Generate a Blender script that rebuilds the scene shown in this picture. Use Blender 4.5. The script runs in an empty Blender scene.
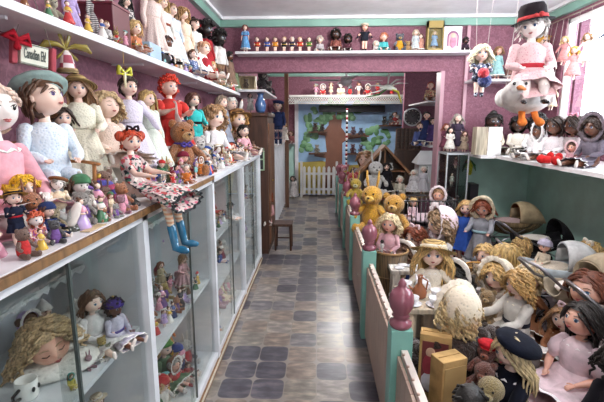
import bpy, bmesh, math, random
from mathutils import Vector, Matrix, Euler, noise
PI = math.pi
sc = bpy.context.scene
COL = sc.collection
# ---------------------------------------------------------------- camera
F = 415.0; H = 1.6; W_, H_ = 604, 402
pitch = math.atan(76 / F); yaw = math.atan(16 / math.hypot(F, 76))
cam = bpy.data.cameras.new('camera'); camo = bpy.data.objects.new('camera', cam); COL.objects.link(camo)
cam.sensor_width = 36; cam.lens = 36 * F / W_; cam.clip_start = .02
camo.location = (0, 0, H); camo.rotation_euler = (PI / 2 - pitch, 0, yaw)
sc.camera = camo
# ---------------------------------------------------------------- world, exposure, lights
sc.view_settings.view_transform = 'Standard'; sc.view_settings.look = 'None'
sc.view_settings.gamma = 1; sc.view_settings.exposure = -0.05; sc.view_settings.use_curve_mapping = False
wd = bpy.data.worlds.new('world'); sc.world = wd; wd.use_nodes = True
bg = wd.node_tree.nodes['Background']; bg.inputs[0].default_value = (.86, .93, 1, 1); bg.inputs[1].default_value = 5.0
def area(name, loc, rot, sx, sy, power, col=(1, 1, 1)):
    l = bpy.data.lights.new(name, 'AREA'); l.shape = 'RECTANGLE'; l.size = sx; l.size_y = sy; l.energy = power; l.color = col
    o = bpy.data.objects.new(name, l); o.location = loc; o.rotation_euler = rot; COL.objects.link(o); return o
area('window_daylight', (3.1, 2.75, 2.35), (0, math.radians(78), 0), 1.6, 3.4, 140, (.9, .95, 1))
sun = bpy.data.lights.new('sun', 'SUN'); sun.energy = 2.2; sun.angle = .02; sun.color = (.93, .96, 1); so = bpy.data.objects.new('sun', sun); COL.objects.link(so); so.rotation_euler = Vector((.06, 1, -.385)).to_track_quat('-Z', 'Y').to_euler()
area('front_fill', (.9, -2.3, 1.5), (math.radians(90), 0, 0), 1.6, 1.9, 22, (.92, .96, 1))  # unseen fill lamp added behind the camera to brighten the room from the front
# ---------------------------------------------------------------- projection helpers (pixel -> point at depth Y / height Z)
fw = Vector((-math.sin(yaw) * math.cos(pitch), math.cos(yaw) * math.cos(pitch), -math.sin(pitch)))
rt = Vector((math.cos(yaw), math.sin(yaw), 0)); upv = rt.cross(fw)
CAM = Vector((0, 0, H))
def ray(x, y): return fw + rt * ((x - 302) / F) - upv * ((y - 201) / F)
def atY(x, y, Y): r = ray(x, y); return CAM + r * (Y / r.y)
def atX(x, y, X): r = ray(x, y); return CAM + r * (X / r.x)
def atZ(x, y, Z): r = ray(x, y); return CAM + r * ((Z - H) / r.z)
# ---------------------------------------------------------------- materials
MATS = {}
def newmat(name):
    m = bpy.data.materials.new(name); m.use_nodes = True
    nt = m.node_tree; b = nt.nodes['Principled BSDF']; MATS[name] = m
    return m, nt, b
def lin(c):
    if isinstance(c, str):
        c = c.lstrip('#'); c = tuple(int(c[i:i + 2], 16) / 255 for i in (0, 2, 4))
    return tuple((v / 12.92 if v <= .04045 else ((v + .055) / 1.055) ** 2.4) for v in c) + (1,)
def nd(nt, t, **kw):
    n = nt.nodes.new(t)
    for k, v in kw.items(): setattr(n, k, v)
    return n
def coords(nt, scale=1, obj=True):
    t = nd(nt, 'ShaderNodeTexCoord'); mp = nd(nt, 'ShaderNodeMapping')
    nt.links.new(t.outputs['Object' if obj else 'Generated'], mp.inputs[0])
    mp.inputs['Scale'].default_value = (scale,) * 3 if not isinstance(scale, tuple) else scale
    return mp.outputs[0]
def ramp(nt, src, stops, interp='LINEAR'):
    r = nd(nt, 'ShaderNodeValToRGB'); r.color_ramp.interpolation = interp
    e = r.color_ramp.elements
    while len(e) < len(stops): e.new(.5)
    for i, (p, c) in enumerate(stops): e[i].position = p; e[i].color = lin(c)
    nt.links.new(src, r.inputs[0]); return r.outputs[0]
def bump(nt, b, src, strength=.3, dist=.01):
    n = nd(nt, 'ShaderNodeBump'); n.inputs['Strength'].default_value = strength; n.inputs['Distance'].default_value = dist
    nt.links.new(src, n.inputs['Height']); nt.links.new(n.outputs[0], b.inputs['Normal'])
def shade(c, k):
    c = c.lstrip('#'); return '#' + ''.join('%02x' % max(0, min(255, int(int(c[i:i + 2], 16) * k))) for i in (0, 2, 4))
def M(kind, c='#ffffff', c2=None, rough=None):
    key = '%s_%s_%s' % (kind, c, c2)
    if key in MATS: return MATS[key]
    m, nt, b = newmat(key); L = nt.links
    b.inputs['Base Color'].default_value = lin(c)
    b.inputs['Roughness'].default_value = .6 if rough is None else rough
    if kind == 'paint':
        n = nd(nt, 'ShaderNodeTexNoise'); n.inputs['Scale'].default_value = 6; n.inputs['Detail'].default_value = 5
        L.new(coords(nt), n.inputs[0])
        L.new(ramp(nt, n.outputs[0], [(.35, shade(c, .93)), (.65, c)]), b.inputs['Base Color'])
        b.inputs['Roughness'].default_value = .42 if rough is None else rough; bump(nt, b, n.outputs[0], .05)
    elif kind == 'cloth':
        n = nd(nt, 'ShaderNodeTexNoise'); n.inputs['Scale'].default_value = 14; n.inputs['Detail'].default_value = 6
        L.new(coords(nt), n.inputs[0])
        L.new(ramp(nt, n.outputs[0], [(.3, shade(c, .82)), (.6, c)]), b.inputs['Base Color'])
        w = nd(nt, 'ShaderNodeTexNoise'); w.inputs['Scale'].default_value = 90; L.new(coords(nt), w.inputs[0])
        bump(nt, b, w.outputs[0], .25, .004); b.inputs['Roughness'].default_value = .85
        b.inputs['Sheen Weight'].default_value = .04; b.inputs['Specular IOR Level'].default_value = .15; b.inputs['Roughness'].default_value = .95
    elif kind == 'lace':
        v = nd(nt, 'ShaderNodeTexVoronoi'); v.inputs['Scale'].default_value = 64; L.new(coords(nt), v.inputs[0])
        L.new(ramp(nt, v.outputs['Distance'], [(.12, c2 or shade(c, .86)), (.38, c)]), b.inputs['Base Color'])
        bump(nt, b, v.outputs['Distance'], .35, .006); b.inputs['Roughness'].default_value = .9
    elif kind == 'floral':
        v = nd(nt, 'ShaderNodeTexVoronoi'); v.inputs['Scale'].default_value = 42; L.new(coords(nt), v.inputs[0])
        s = nd(nt, 'ShaderNodeSeparateColor'); L.new(v.outputs['Color'], s.inputs[0])
        cc = (c2 or '#c04050').split(',')
        stops = [(0, c)] + [((.45 + .5 * i / len(cc)), k) for i, k in enumerate(cc)]
        L.new(ramp(nt, s.outputs[0], stops, 'CONSTANT'), b.inputs['Base Color']); b.inputs['Roughness'].default_value = .85
    elif kind == 'stripe':
        w = nd(nt, 'ShaderNodeTexWave'); w.inputs['Scale'].default_value = 9; w.bands_direction = 'Z'; L.new(coords(nt), w.inputs[0])
        L.new(ramp(nt, w.outputs[0], [(0, c), (.5, c2 or '#ffffff')], 'CONSTANT'), b.inputs['Base Color']); b.inputs['Roughness'].default_value = .8
    elif kind == 'check':
        k = nd(nt, 'ShaderNodeTexChecker'); k.inputs['Scale'].default_value = 34; L.new(coords(nt), k.inputs[0])
        k.inputs[1].default_value = lin(c); k.inputs[2].default_value = lin(c2 or '#ffffff'); L.new(k.outputs[0], b.inputs['Base Color']); b.inputs['Roughness'].default_value = .85
    elif kind == 'skin':
        n = nd(nt, 'ShaderNodeTexNoise'); n.inputs['Scale'].default_value = 9; L.new(coords(nt), n.inputs[0])
        L.new(ramp(nt, n.outputs[0], [(.35, c2 or shade(c, .9)), (.6, c)]), b.inputs['Base Color'])
        b.inputs['Roughness'].default_value = .38; b.inputs['Subsurface Weight'].default_value = .0
        b.inputs['Coat Weight'].default_value = .15
    elif kind == 'hair':
        n = nd(nt, 'ShaderNodeTexNoise'); n.inputs['Scale'].default_value = 1; n.inputs['Detail'].default_value = 4
        L.new(coords(nt, (60, 60, 14)), n.inputs[0])
        L.new(ramp(nt, n.outputs[0], [(.3, shade(c, .62)), (.65, shade(c, 1.12))]), b.inputs['Base Color'])
        bump(nt, b, n.outputs[0], .5, .006); b.inputs['Roughness'].default_value = .5
    elif kind == 'fur':
        n = nd(nt, 'ShaderNodeTexNoise'); n.inputs['Scale'].default_value = 55; n.inputs['Detail'].default_value = 6; L.new(coords(nt), n.inputs[0])
        L.new(ramp(nt, n.outputs[0], [(.3, shade(c, .7)), (.62, c)]), b.inputs['Base Color'])
        bump(nt, b, n.outputs[0], .9, .02); b.inputs['Roughness'].default_value = .95; b.inputs['Sheen Weight'].default_value = .4
    elif kind == 'straw':
        w = nd(nt, 'ShaderNodeTexWave'); w.wave_type = 'RINGS'; w.rings_direction = 'Z'; w.inputs['Scale'].default_value = 16; w.inputs['Distortion'].default_value = 1.5
        L.new(coords(nt), w.inputs[0]); L.new(ramp(nt, w.outputs[0], [(.2, shade(c, .7)), (.7, c)]), b.inputs['Base Color']); bump(nt, b, w.outputs[0], .5, .01)
        b.inputs['Roughness'].default_value = .75
    elif kind == 'wicker':
        k = nd(nt, 'ShaderNodeTexBrick'); k.inputs['Scale'].default_value = 24; k.inputs['Mortar Size'].default_value = .03
        k.inputs[1].default_value = lin(c); k.inputs[2].default_value = lin(shade(c, .75)); k.inputs[3].default_value = lin(shade(c, .4))
        L.new(coords(nt), k.inputs[0]); L.new(k.outputs[0], b.inputs['Base Color']); bump(nt, b, k.outputs['Fac'], -.8, .01); b.inputs['Roughness'].default_value = .6
    elif kind == 'wood':
        n = nd(nt, 'ShaderNodeTexNoise'); n.inputs['Scale'].default_value = 3; n.inputs['Detail'].default_value = 8; n.inputs['Distortion'].default_value = .6
        L.new(coords(nt, (12, 12, 1.5)), n.inputs[0])
        L.new(ramp(nt, n.outputs[0], [(.3, shade(c, .7)), (.7, shade(c, 1.1))]), b.inputs['Base Color']); bump(nt, b, n.outputs[0], .15, .004); b.inputs['Roughness'].default_value = .5 if rough is None else rough
    elif kind == 'metal':
        b.inputs['Metallic'].default_value = .9; b.inputs['Roughness'].default_value = .3
    elif kind == 'gloss':
        b.inputs['Roughness'].default_value = .12; b.inputs['Coat Weight'].default_value = .4
    elif kind == 'emit':
        b.inputs['Emission Color'].default_value = lin(c); b.inputs['Emission Strength'].default_value = float(c2 or 6)
    elif kind == 'glass':
        nt.nodes.remove(b); out = nt.nodes['Material Output']
        tr = nd(nt, 'ShaderNodeBsdfTransparent'); tr.inputs[0].default_value = lin(c)
        gl = nd(nt, 'ShaderNodeBsdfGlossy'); gl.inputs['Roughness'].default_value = .015; gl.inputs[0].default_value = (1, 1, 1, 1)
        fr = nd(nt, 'ShaderNodeFresnel'); fr.inputs[0].default_value = 1.5
        mx = nd(nt, 'ShaderNodeMixShader'); ge = nd(nt, 'ShaderNodeNewGeometry'); sb = nd(nt, 'ShaderNodeMath', operation='SUBTRACT'); sb.use_clamp = True; L.new(fr.outputs[0], sb.inputs[0]); L.new(ge.outputs['Backfacing'], sb.inputs[1])
        L.new(sb.outputs[0], mx.inputs[0]); L.new(tr.outputs[0], mx.inputs[1]); L.new(gl.outputs[0], mx.inputs[2])
        L.new(mx.outputs[0], out.inputs[0])
    return m
# ---------------------------------------------------------------- mesh builder
def basis(d):
    d = Vector(d).normalized(); a = Vector((0, 0, 1)) if abs(d.z) < .9 else Vector((1, 0, 0))
    u = d.cross(a).normalized(); return u, d.cross(u).normalized(), d
class MB:
    def __init__(s, mat=None): s.v = []; s.f = []; s.mi = []; s.sm = []; s.mats = [mat] if mat else []; s.c = 0; s.X = None
    def use(s, mat):
        if mat not in s.mats: s.mats.append(mat)
        s.c = s.mats.index(mat); return s
    def add(s, vs, fs, smooth=True):
        o = len(s.v)
        if s.X is not None: vs = [s.X @ Vector(p) for p in vs]
        s.v += [tuple(p) for p in vs]; s.f += [tuple(i + o for i in f) for f in fs]; s.mi += [s.c] * len(fs); s.sm += [smooth] * len(fs); return s
    def rings(s, R, close=True, cap=True, smooth=True):
        n = len(R[0]); vs = [p for r in R for p in r]; fs = []
        for i in range(len(R) - 1):
            for j in range(n if close else n - 1):
                k = (j + 1) % n; fs.append((i * n + j, i * n + k, (i + 1) * n + k, (i + 1) * n + j))
        if cap and close: fs.append(tuple(range(n - 1, -1, -1))); fs.append(tuple((len(R) - 1) * n + j for j in range(n)))
        return s.add(vs, fs, smooth)
    def box(s, c, d, rot=None, smooth=False):
        x, y, z = (k / 2 for k in d); vs = [Vector(p) for p in ((-x, -y, -z), (x, -y, -z), (x, y, -z), (-x, y, -z), (-x, -y, z), (x, -y, z), (x, y, z), (-x, y, z))]
        if rot is not None:
            m = Euler(rot).to_matrix(); vs = [m @ v for v in vs]
        c = Vector(c); vs = [v + c for v in vs]
        return s.add(vs, [(0, 3, 2, 1), (4, 5, 6, 7), (0, 1, 5, 4), (1, 2, 6, 5), (2, 3, 7, 6), (3, 0, 4, 7)], smooth)
    def bb(s, x0, x1, y0, y1, z0, z1): return s.box(((x0 + x1) / 2, (y0 + y1) / 2, (z0 + z1) / 2), (x1 - x0, y1 - y0, z1 - z0))
    def tube(s, P, R, n=8, sq=1.0, cap=True, ends=True, smooth=True):
        P = [Vector(p) for p in P]
        if not hasattr(R, '__len__'): R = [R] * len(P)
        R = list(R)
        if ends and len(P) > 1:   # rounded ends
            d0 = (P[0] - P[1]).normalized(); d1 = (P[-1] - P[-2]).normalized()
            P = [P[0] + d0 * R[0] * .85, P[0] + d0 * R[0] * .5] + P + [P[-1] + d1 * R[-1] * .5, P[-1] + d1 * R[-1] * .85]
            R = [R[0] * .35, R[0] * .82] + R + [R[-1] * .82, R[-1] * .35]
        T = []
        for i in range(len(P)):
            t = (P[min(i + 1, len(P) - 1)] - P[max(i - 1, 0)])
            T.append(t.normalized() if t.length > 1e-9 else Vector((0, 0, 1)))
        u = basis(T[0])[0]; rings = []
        for i, p in enumerate(P):
            u = (u - T[i] * u.dot(T[i]))
            u = u.normalized() if u.length > 1e-6 else basis(T[i])[0]
            w = T[i].cross(u)
            rings.append([p + (u * math.cos(2 * PI * j / n) + w * math.sin(2 * PI * j / n) * sq) * R[i] for j in range(n)])
        return s.rings(rings, True, cap, smooth)
    def ell(s, c, r, seg=14, rg=9, rot=None, fn=None):
        c = Vector(c); r = (r, r, r) if not hasattr(r, '__len__') else r
        m = Euler(rot).to_matrix() if rot is not None else None
        vs = []; fs = []
        for i in range(rg + 1):
            th = PI * i / rg
            for j in range(seg):
                ph = 2 * PI * j / seg; d = Vector((math.sin(th) * math.cos(ph), math.sin(th) * math.sin(ph), math.cos(th)))
                k = fn(d) if fn else 1
                p = Vector((d.x * r[0], d.y * r[1], d.z * r[2])) * k
                if m: p = m @ p
                vs.append(c + p)
        for i in range(rg):
            for j in range(seg):
                k = (j + 1) % seg; fs.append((i * seg + j, (i + 1) * seg + j, (i + 1) * seg + k, i * seg + k))
        return s.add(vs, fs)
    def lathe(s, prof, seg=20, c=(0, 0, 0), fold=None, sq=1.0, cap=True, smooth=True):
        c = Vector(c); R = []
        for i, (r, z) in enumerate(prof):
            t = i / (len(prof) - 1); R.append([c + Vector((math.cos(a) * r * (1 + (fold(a, t) if fold else 0)), math.sin(a) * r * sq * (1 + (fold(a, t) if fold else 0)), z)) for a in (2 * PI * j / seg for j in range(seg))])
        return s.rings(R, True, cap, smooth)
    def prism(s, poly, y0, y1, smooth=False):   # polygon in (x,z), extruded along y
        n = len(poly); vs = [(x, y0, z) for x, z in poly] + [(x, y1, z) for x, z in poly]
        fs = [tuple(range(n)), tuple(range(2 * n - 1, n - 1, -1))] + [(i, i + n, (i + 1) % n + n, (i + 1) % n) for i in range(n)]
        return s.add(vs, fs, smooth)
    def mesh(s, name):
        me = bpy.data.meshes.new(name); me.from_pydata(s.v, [], s.f)
        for m in s.mats: me.materials.append(m)
        me.polygons.foreach_set('material_index', s.mi); me.polygons.foreach_set('use_smooth', s.sm); me.update()
        return me
    def build(s, name, parent=None, loc=None, bev=None, recalc=True):
        me = s.mesh(name)
        if recalc:
            b = bmesh.new(); b.from_mesh(me); bmesh.ops.recalc_face_normals(b, faces=b.faces); b.to_mesh(me); b.free()
        o = bpy.data.objects.new(name, me); COL.objects.link(o)
        if parent: o.parent = parent
        if loc is not None: o.location = loc
        if bev:
            md = o.modifiers.new('bevel', 'BEVEL'); md.width = bev; md.segments = 2; md.limit_method = 'ANGLE'
        return o
def center(o):   # move a mesh's origin to the middle of its base
    vs = [v.co for v in o.data.vertices]
    c = Vector(((min(v.x for v in vs) + max(v.x for v in vs)) / 2, (min(v.y for v in vs) + max(v.y for v in vs)) / 2, min(v.z for v in vs)))
    o.data.transform(Matrix.Translation(-c)); o.location = Vector(o.location) + c; return o
LABELS = {}
def tag(o, label, cat, group=None, kind=None):
    LABELS.setdefault(label, []).append(o.name)
    o['label'] = label; o['category'] = cat
    if group: o['group'] = group
    if kind: o['kind'] = kind
    return o
def thing(name, label, cat, loc=(0, 0, 0), rz=0, group=None, rot=None, scale=1):
    o = bpy.data.objects.new(name, None); COL.objects.link(o); o.empty_display_size = .1
    o.location = loc; o.rotation_euler = rot if rot is not None else (0, 0, rz); o.scale = (scale,) * 3
    return tag(o, label, cat, group)
def struct(mb, name, bev=None):
    o = mb.build(name, bev=bev); o['kind'] = 'structure'; return o
def kids(o): return [c for c in bpy.data.objects if c.parent == o]
def copy_tree(o, parent=None):
    c = o.copy(); COL.objects.link(c); c.parent = parent
    for ch in CH.get(o.name, None) or kids(o): copy_tree(ch, c)
    return c
CH = {}
# ================================================================ setting
XL, XR, YH, ZC, YB, YF = -1.12, 2.4, 4.8, 2.75, 9.5, -2.6
def wallpaper():
    m, nt, b = newmat('mauve_damask_wallpaper'); L = nt.links
    n = nd(nt, 'ShaderNodeTexNoise'); n.inputs['Scale'].default_value = 34; n.inputs['Detail'].default_value = 7; n.inputs['Distortion'].default_value = 1.4
    L.new(coords(nt), n.inputs[0])
    L.new(ramp(nt, n.outputs[0], [(.34, '#6c4150'), (.5, '#7a4c5c'), (.66, '#8a5b6b')]), b.inputs['Base Color']); b.inputs['Roughness'].default_value = .7
    bump(nt, b, n.outputs[0], .15, .003); return m
WP = wallpaper()
TEAL = M('paint', '#b4dacf'); GREEN = M('paint', '#7da598'); WHITE = M('paint', '#e6e6ea'); CEIL = M('paint', '#e2dde2')
def floormat():
    m, nt, b = newmat('slate_pattern_vinyl'); L = nt.links; T = .2
    tc = nd(nt, 'ShaderNodeTexCoord'); sp = nd(nt, 'ShaderNodeSeparateXYZ'); L.new(tc.outputs['Object'], sp.inputs[0])
    def math_(op, a, bb=None, v=None):
        n = nd(nt, 'ShaderNodeMath', operation=op)
        L.new(a, n.inputs[0])
        if bb is not None: L.new(bb, n.inputs[1])
        if v is not None: n.inputs[1].default_value = v
        return n.outputs[0]
    ux, uy = math_('DIVIDE', sp.outputs[0], v=T), math_('DIVIDE', sp.outputs[1], v=T)
    fx, fy = math_('FLOOR', ux), math_('FLOOR', uy)
    cb = nd(nt, 'ShaderNodeCombineXYZ'); L.new(fx, cb.inputs[0]); L.new(fy, cb.inputs[1])
    wn = nd(nt, 'ShaderNodeTexWhiteNoise'); L.new(cb.outputs[0], wn.inputs[0])
    # distance from tile centre -> rounded corners
    ax = math_('ABSOLUTE', math_('SUBTRACT', math_('FRACT', ux), v=.5)); ay = math_('ABSOLUTE', math_('SUBTRACT', math_('FRACT', uy), v=.5))
    px = math_('POWER', math_('MULTIPLY', ax, v=2.0), v=5); py = math_('POWER', math_('MULTIPLY', ay, v=2.0), v=5)
    d = math_('ADD', px, py)
    base = ramp(nt, wn.outputs[0], [(0, '#62616c'), (.24, '#a09a90'), (.36, '#aea294'), (.48, '#8c8b90'), (.62, '#a2958a'), (.72, '#6f6d78'), (.84, '#aea8a2')], 'CONSTANT')
    n = nd(nt, 'ShaderNodeTexNoise'); n.inputs['Scale'].default_value = 1; n.inputs['Detail'].default_value = 8; L.new(coords(nt, (9, 22, 9)), n.inputs[0])
    mul = nd(nt, 'ShaderNodeMix', data_type='RGBA', blend_type='OVERLAY'); mul.inputs[0].default_value = .8
    L.new(base, mul.inputs[6]); L.new(ramp(nt, n.outputs[0], [(.3, '#5c5a58'), (.5, '#868588'), (.7, '#c6beb4')]), mul.inputs[7])
    mx = nd(nt, 'ShaderNodeMix', data_type='RGBA'); L.new(ramp(nt, d, [(.78, '#000000'), (1.0, '#ffffff')]), mx.inputs[0])
    L.new(mul.outputs[2], mx.inputs[6]); mx.inputs[7].default_value = lin('#8d877f')
    L.new(mx.outputs[2], b.inputs['Base Color']); b.inputs['Roughness'].default_value = .3
    b.inputs['Specular IOR Level'].default_value = .6
    bump(nt, b, n.outputs[0], .12, .004); return m
struct(MB(floormat()).bb(XL - .1, 2.9, YF - .1, YB + .1, -.1, 0), 'floor')
struct(MB(CEIL).bb(XL - .1, 2.9, YF - .1, YB + .1, ZC, ZC + .1), 'ceiling')
struct(MB(WP).bb(XL - .1, XL, YF, YB, 0, ZC), 'wall_left')
wf = MB(WP).bb(XL, -.36, YF - .1, YF, 0, ZC).bb(-.03, 2.9, YF - .1, YF, 0, ZC).bb(-.36, -.03, YF - .1, YF, 2.1, ZC); struct(wf, 'wall_front')
struct(MB(WP).bb(XL, 2.9, YB, YB + .1, 0, ZC), 'wall_far')
struct(MB(WP).bb(2.8, 2.9, YH, YB, 0, ZC), 'wall_back_room_right')
WY0, WY1, WZ0, WZ1 = 1.15, 4.36, 1.66, 2.6
struct(MB(WP).bb(XR, XR + .12, YF, WY0, 1.3, ZC).bb(XR, XR + .12, WY1, YH + .12, 1.3, ZC).bb(XR, XR + .12, WY0, WY1, WZ1, ZC).bb(XR, XR + .12, WY0, WY1, 1.3, WZ0)
       .use(TEAL).bb(XR, XR + .12, YF, YH + .12, 0, 1.3), 'wall_right')
# partition with opening and header
struct(MB(WP).bb(1.36, XR, YH, YH + .12, 1.3, ZC).bb(XL, 1.36, YH, YH + .12, 2.18, ZC).use(TEAL).bb(1.62, XR, YH, YH + .12, 0, 1.3).use(WP).bb(1.36, 1.62, YH, YH + .12, 0, 1.3), 'wall_header')
def crown(x0, x1, y0, y1):
    return MB(GREEN).bb(x0, x1, y0, y1, ZC - .1, ZC - .012)
# crown mouldings: green band with white bead
k = 0
for (x0, x1, y0, y1, ax) in ((XL, XL + .05, YF, YH, 'x'), (XR - .05, XR, YF, YH, 'x-'), (XL, XR, YH - .05, YH, 'y'), (XL, XL + .05, YH + .12, YB, 'x'), (XL, 2.8, YB - .05, YB, 'y'), (XL, XR, YH + .12, YH + .17, 'y+')):
    k += 1; m = crown(x0, x1, y0, y1); m.use(WHITE)
    if ax == 'x': m.bb(x1, x1 + .035, y0, y1, ZC - .03, ZC)
    elif ax == 'x-': m.bb(x0 - .035, x0, y0, y1, ZC - .03, ZC)
    elif ax == 'y': m.bb(x0, x1, y0 - .035, y0, ZC - .03, ZC)
    else: m.bb(x0, x1, y1, y1 + .035, ZC - .03, ZC)
    struct(m, 'trim_%d' % k)
PINKW = M('paint', '#b58c98')
struct(MB(PINKW).bb(1.345, 1.385, YH - .03, YH + .15, 0, 2.18), 'trim_7')
struct(MB(PINKW).bb(1.6, 1.635, YH - .02, YH, 1.3, ZC - .1), 'trim_8')
struct(MB(TEAL).bb(XR - .012, XR, YF, YH, 0, .02), 'baseboard_right')
# window
MW = M('paint', '#f2f3f5')
w = MB(MW)
for yy in (WY0, 2.22, 3.29, WY1): w.bb(XR + .02, XR + .08, yy - .03, yy + .03, WZ0, WZ1)
w.bb(XR - .0, XR + .1, WY0, WY1, WZ0 - .03, WZ0 + .03).bb(XR + .02, XR + .08, WY0, WY1, WZ1 - .04, WZ1)
wo = struct(w, 'window_1')
g = MB(M('glass', '#fbfdff')).bb(XR + .045, XR + .051, WY0, WY1, WZ0, WZ1).build('pane', wo)
s_ = MB(MW).bb(XR - .05, XR + .02, WY0 - .05, WY1 + .05, WZ0 - .06, WZ0 - .025).build('sill', wo)
def bright(): return M('emit', '#eef5ff', 1.6)
# ceiling lamps
lampm = M('emit', '#f4f6ff', 14)
for i, (x, y, en, lb) in enumerate(((.6, 3.35, 58, 'round white ceiling lamp at the middle of the front room ceiling'), (2.05, 3.3, 16, 'round white ceiling lamp above the hanging clown beside the window'),
        (.8, 1.0, 44, 'round white ceiling lamp over the near end of the aisle'), (.5, 7.9, 75, 'round white ceiling lamp in the far room'), (.4, -1.2, 24, 'round white ceiling lamp behind the near end of the aisle'))):
    t = thing('ceiling_lamp', lb, 'lamp', (x, y, ZC - .05), group='round ceiling lamps')
    MB(WHITE).lathe([(.0, .05), (.13, .05), (.13, .02), (.12, .012)], 28).build('lamp_base', t)
    MB(lampm).lathe([(.115, .02), (.11, -.01), (.08, -.03), (.03, -.04), (.0, -.041)], 28).build('diffuser', t)
    l = bpy.data.lights.new('lamp_light', 'POINT'); l.shadow_soft_size = .07; l.energy = en * 1.3; l.color = (1, .97, .93)
    lo = bpy.data.objects.new('lamp_light', l); COL.objects.link(lo); lo.parent = t; lo.location = (0, 0, -.13)
# ================================================================ left cabinets
CX0, CX1, CZ = XL + .01, -.66, 1.29
CW = M('paint', '#dfe3e8'); CWOOD = M('wood', '#8a6844'); GL = M('glass', '#f3f6f5')
bays = [(-.55, .5), (.5, 1.53), (1.53, 2.58), (2.58, 3.65), (3.65, 4.74)]
shelfz = [(.81,), (.81, .4), (.61,), (.82, .45), (.82, .42)]
ordn = ['nearest', 'second', 'third', 'fourth', 'farthest']
for i, (y0, y1) in enumerate(bays):
    t = thing('display_cabinet', ['white glass fronted display cabinet just beside the camera, cut off by the left edge', 'first full white glass display cabinet, with the curly blonde doll lying inside',
        'white glass display cabinet holding the doll in a dusty pink dress', 'white glass display cabinet with the black hatted doll on its shelf', 'white glass display cabinet at the far end of the row'][i], 'display cabinet', (0, 0, 0), group='glass display cabinets along the left wall')
    t.location = ((CX0 + CX1) / 2, (y0 + y1) / 2, 0); ox, oy = -t.location.x, -t.location.y
    def B(mb, nm, bev=None):
        o = mb.build(nm, t, (ox, oy, 0), bev=bev); return o
    c = MB(CW).bb(CX0, CX0 + .012, y0, y1, .05, CZ - .025).bb(CX0, CX1 - .03, y0, y0 + .016, .05, CZ - .025).bb(CX0, CX1 - .03, y1 - .016, y1, .05, CZ - .025).bb(CX0, CX1 - .005, y0, y1, .05, .085)
    c.use(M('paint', '#4c4038')).bb(CX0, CX1 - .03, y0, y1, 0, .05); B(c, 'cabinet_body')
    B(MB(CW).bb(CX1 - .035, CX1, y0, y0 + .022, .04, CZ - .025), 'post'); B(MB(CW).bb(CX1 - .035, CX1, y1 - .022, y1, .04, CZ - .025), 'post')
    B(MB(CWOOD).bb(CX1 - .03, CX1 + .006, y0, y1, 0, .045).use(M('paint', '#cfc6b4')).bb(CX1 + .006, CX1 + .012, y0, y1, .03, .045), 'bottom_rail')
    for z in shelfz[i]: B(MB(CW).bb(CX0 + .012, CX1 - .045, y0 + .016, y1 - .016, z - .018, z), 'shelf')
    if i < 3:
        g = MB(GL).bb(CX0 + .012, CX0 + .2, y0 + .016, y1 - .016, 1.06, 1.066)
        g.use(M('lace', '#b9bcbc'))
        n = 40; vs = []
        for a in range(n + 1):
            yy = y0 + .02 + (y1 - y0 - .04) * a / n; vs += [(CX0 + .2 + .004 * math.sin(a * 1.3), yy, 1.068), (CX0 + .2 + .006 * math.sin(a * 1.3), yy, 1.045 + .008 * math.cos(a * PI))]
        g.add(vs, [(2 * a, 2 * a + 2, 2 * a + 3, 2 * a + 1) for a in range(n)]); B(g, 'glass_shelf')
    ym = (y0 + y1) / 2
    d1 = B(MB(GL).bb(CX1 - .014, CX1 - .009, y0 + .02, ym + .03, .06, CZ - .03), 'sliding_door'); d2 = B(MB(GL).bb(CX1 - .028, CX1 - .023, ym - .03, y1 - .02, .06, CZ - .03), 'sliding_door')
    o = MB(M('paint', '#46504e')).bb(CX1 - .017, CX1 - .007, ym + .026, ym + .034, .06, CZ - .03).build('door_edge', d1)
    B(MB(CW).bb(CX1 - .035, CX1, y0, y1, CZ - .05, CZ - .025), 'top_rail')
t = thing('counter_top', 'long white counter top with a brown front edge along the display cabinets', 'counter', ((CX0 + CX1) / 2, 2.1, CZ - .025))
a = MB(M('paint', '#e9e7ea')).box((0, 0, .0125), (CX1 - CX0, 5.3, .025)); a.build('worktop', t)
MB(CWOOD).box((.2352, -1.1, .012), (.012, 3.1, .022)).build('wooden_edge', t)
MB(CW).box((.2352, 1.55, .012), (.012, 2.2, .022)).build('white_edge', t)
# upper left shelf
US = 1.955
t = thing('wall_shelf', 'long white wall shelf of dolls high above the left counter', 'shelf', (XL + .12, 2.2, US - .03))
MB(WHITE).box((0, 0, .015), (.24, 5.2, .03)).build('board', t, bev=.003)
for k, yy in enumerate((-1.9, -.9, .1, 1.1, 2.1)):
    MB(WHITE).box((-.03, yy, -.005), (.17, .012, .01)).build('bracket', t)
# header shelf
t = thing('wall_shelf', 'white shelf of small dolls across the wall above the opening', 'shelf', (.37, YH - .1, 2.345))
MB(WHITE).box((0, 0, .0125), (2.52, .2, .025)).build('board', t, bev=.003)
HS = 2.37
# right L shelf
RS = 1.3
t = thing('corner_shelf', 'white L shaped shelf under the window carrying dark skinned dolls', 'shelf', (2.08, 3.2, RS - .03))
MB(M('paint', '#eceaec')).box((.01, -.66, .015), (.62, 4.5, .03)).use(M('paint', '#eceaec')).box((-.07, 1.305, .0151), (.76, .56, .0298)).build('board', t)
for yy in (-2., -.8, .4): MB(TEAL).box((.18, yy, -.05), (.25, .025, .1)).build('bracket', t)
# small pieces of shelf right of opening at the top
t = thing('wall_shelf', 'short white shelf behind the hanging clown in the far right corner', 'shelf', (2.0, YH - .13, 2.06))
MB(WHITE).box((0, 0, 0), (.8, .26, .024)).build('board', t, bev=.003)
# raised display platform in the doll enclosure
PZ = .25
struct(MB(M('cloth', '#5a4f52')).bb(.5, XR - .001, -.4, YH - .001, 0.001, PZ), 'floor_display_platform')
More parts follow.
